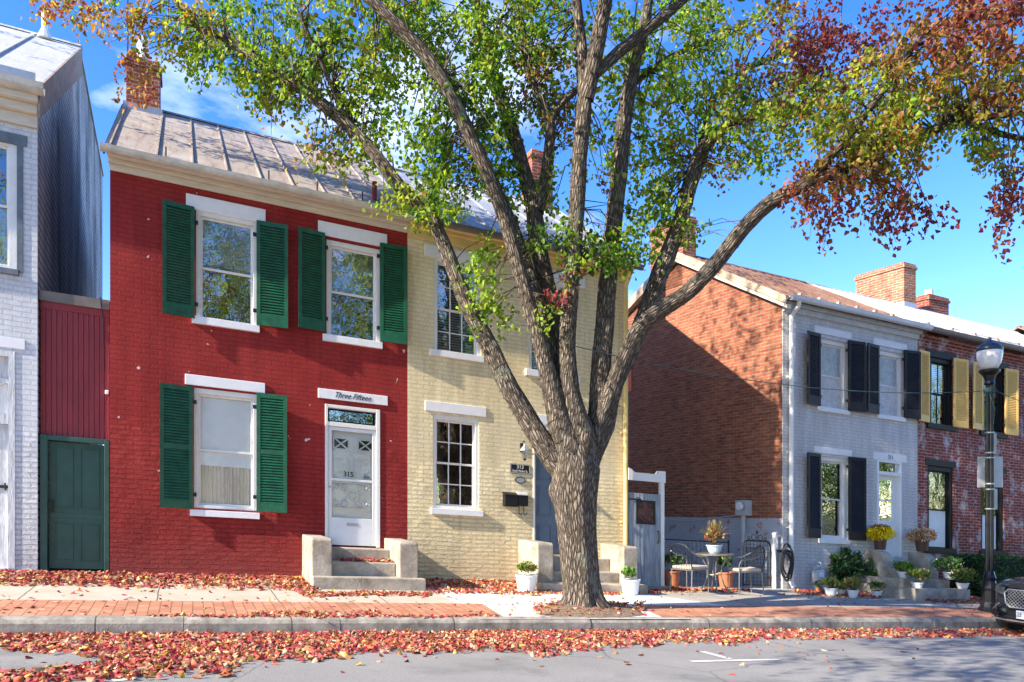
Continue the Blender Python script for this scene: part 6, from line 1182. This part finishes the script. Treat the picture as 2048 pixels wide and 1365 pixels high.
# ------------------------------------------------------------------ trees across the street (they show only as reflections in the glass)
for i, (x, y, sc_, lab) in enumerate(((-5, -10, 1, 'uphill end'), (2, -11, 1, 'opposite the white house'), (8.5, -10, 1, 'opposite the red house'), (15, -11.5, 1.05, 'opposite the yellow house'), (23, -11, 1.1, 'opposite the side yard'), (31, -12, 1.15, 'opposite the grey house'), (41, -12, 1.3, 'opposite the old brick house'), (53, -12, 1.4, 'downhill end'))):
    P = Vector((x, y, VB-.6-G*x)); t = thing('opposite_tree', 'tall green tree across the street behind the viewer, '+lab, 'tree', P, 'trees on the far side of the street'); mb = MB(wmap); mb.tube([tuple(P), tuple(P+Vector((0, 0, 3))), tuple(P+Vector((.2, .1, 8)))], [.3, .22, .12], 10); mb.build('trunk', 'brownpot', t)
    n = 2600; C_ = rdir(n)*(rng.uniform(.2, 1, (n, 1))**.45)*np.array([3.4, 2.2, 5.2])*sc_*(1+.3*np.sin(rng.uniform(0, 6, (n, 1))))+np.array([x, y, P.z+8]); T = rdir(n); U = unit(np.cross(T, rdir(n)))
    leafmesh('crown', C_, T, U, rng.uniform(.22, .42, n)*sc_, cols(dict(g=4, l=3, y=2, o=.5), n), 'leafm', t)
# ------------------------------------------------------------------ camera, sky, sun
cd = bpy.data.cameras.new('camera'); co = bpy.data.objects.new('camera', cd); COL.objects.link(co); S.camera = co
cd.sensor_width = 36; cd.lens = F/2048*36; cd.shift_x = 0; cd.shift_y = (YH-682.5)/2048; cd.clip_end = 3000; cd.clip_start = .05
co.location = (0, 0, 0); co.rotation_euler = (math.radians(90), 0, -math.atan2(SS, CC))
EL, AZ = math.radians(33), math.radians(6.5)
d = Vector((math.cos(EL)*math.cos(AZ), math.cos(EL)*math.sin(AZ), -math.sin(EL)))
sd_ = bpy.data.lights.new('sun', 'SUN'); sd_.energy = 4.6; sd_.angle = math.radians(.5); sd_.color = (1, .90, .75); so = bpy.data.objects.new('sun', sd_); COL.objects.link(so); so.rotation_euler = d.to_track_quat('-Z', 'Y').to_euler()
wd_ = bpy.data.worlds.new('World'); S.world = wd_; wd_.use_nodes = True; nt = wd_.node_tree; bg = nt.nodes['Background']
sky = N(nt, 'ShaderNodeTexSky', sky_type='NISHITA'); sky.sun_disc = False; sky.sun_elevation = EL; sky.sun_rotation = math.atan2(-d.x, -d.y) % (2*math.pi); sky.air_density = 1.0; sky.dust_density = .3; sky.ozone_density = 2.0
tc = N(nt, 'ShaderNodeTexCoord'); mp_ = N(nt, 'ShaderNodeMapping'); mp_.inputs['Scale'].default_value = (1, 1, 2.2); mp_.inputs['Location'].default_value = (.35, .1, .2); L(nt, tc.outputs['Generated'], mp_.inputs[0])
cn = noise(nt, mp_.outputs[0], 2.6, 7, .58, .3); cloud = ramp(nt, cn, .57, .80)
hs = N(nt, 'ShaderNodeHueSaturation'); hs.inputs['Saturation'].default_value = 1.38; hs.inputs['Hue'].default_value = .518; L(nt, sky.outputs[0], hs.inputs['Color'])
L(nt, mix(nt, mth(nt, 'MULTIPLY', cloud, .6), hs.outputs[0], (7.5, 7.8, 8.4)), bg.inputs['Color']); bg.inputs['Strength'].default_value = .15
S.view_settings.view_transform = 'Standard'; S.view_settings.look = 'None'; S.view_settings.exposure = 1.46; S.view_settings.gamma = 1
S.cycles.max_bounces = 6; S.cycles.transparent_max_bounces = 8
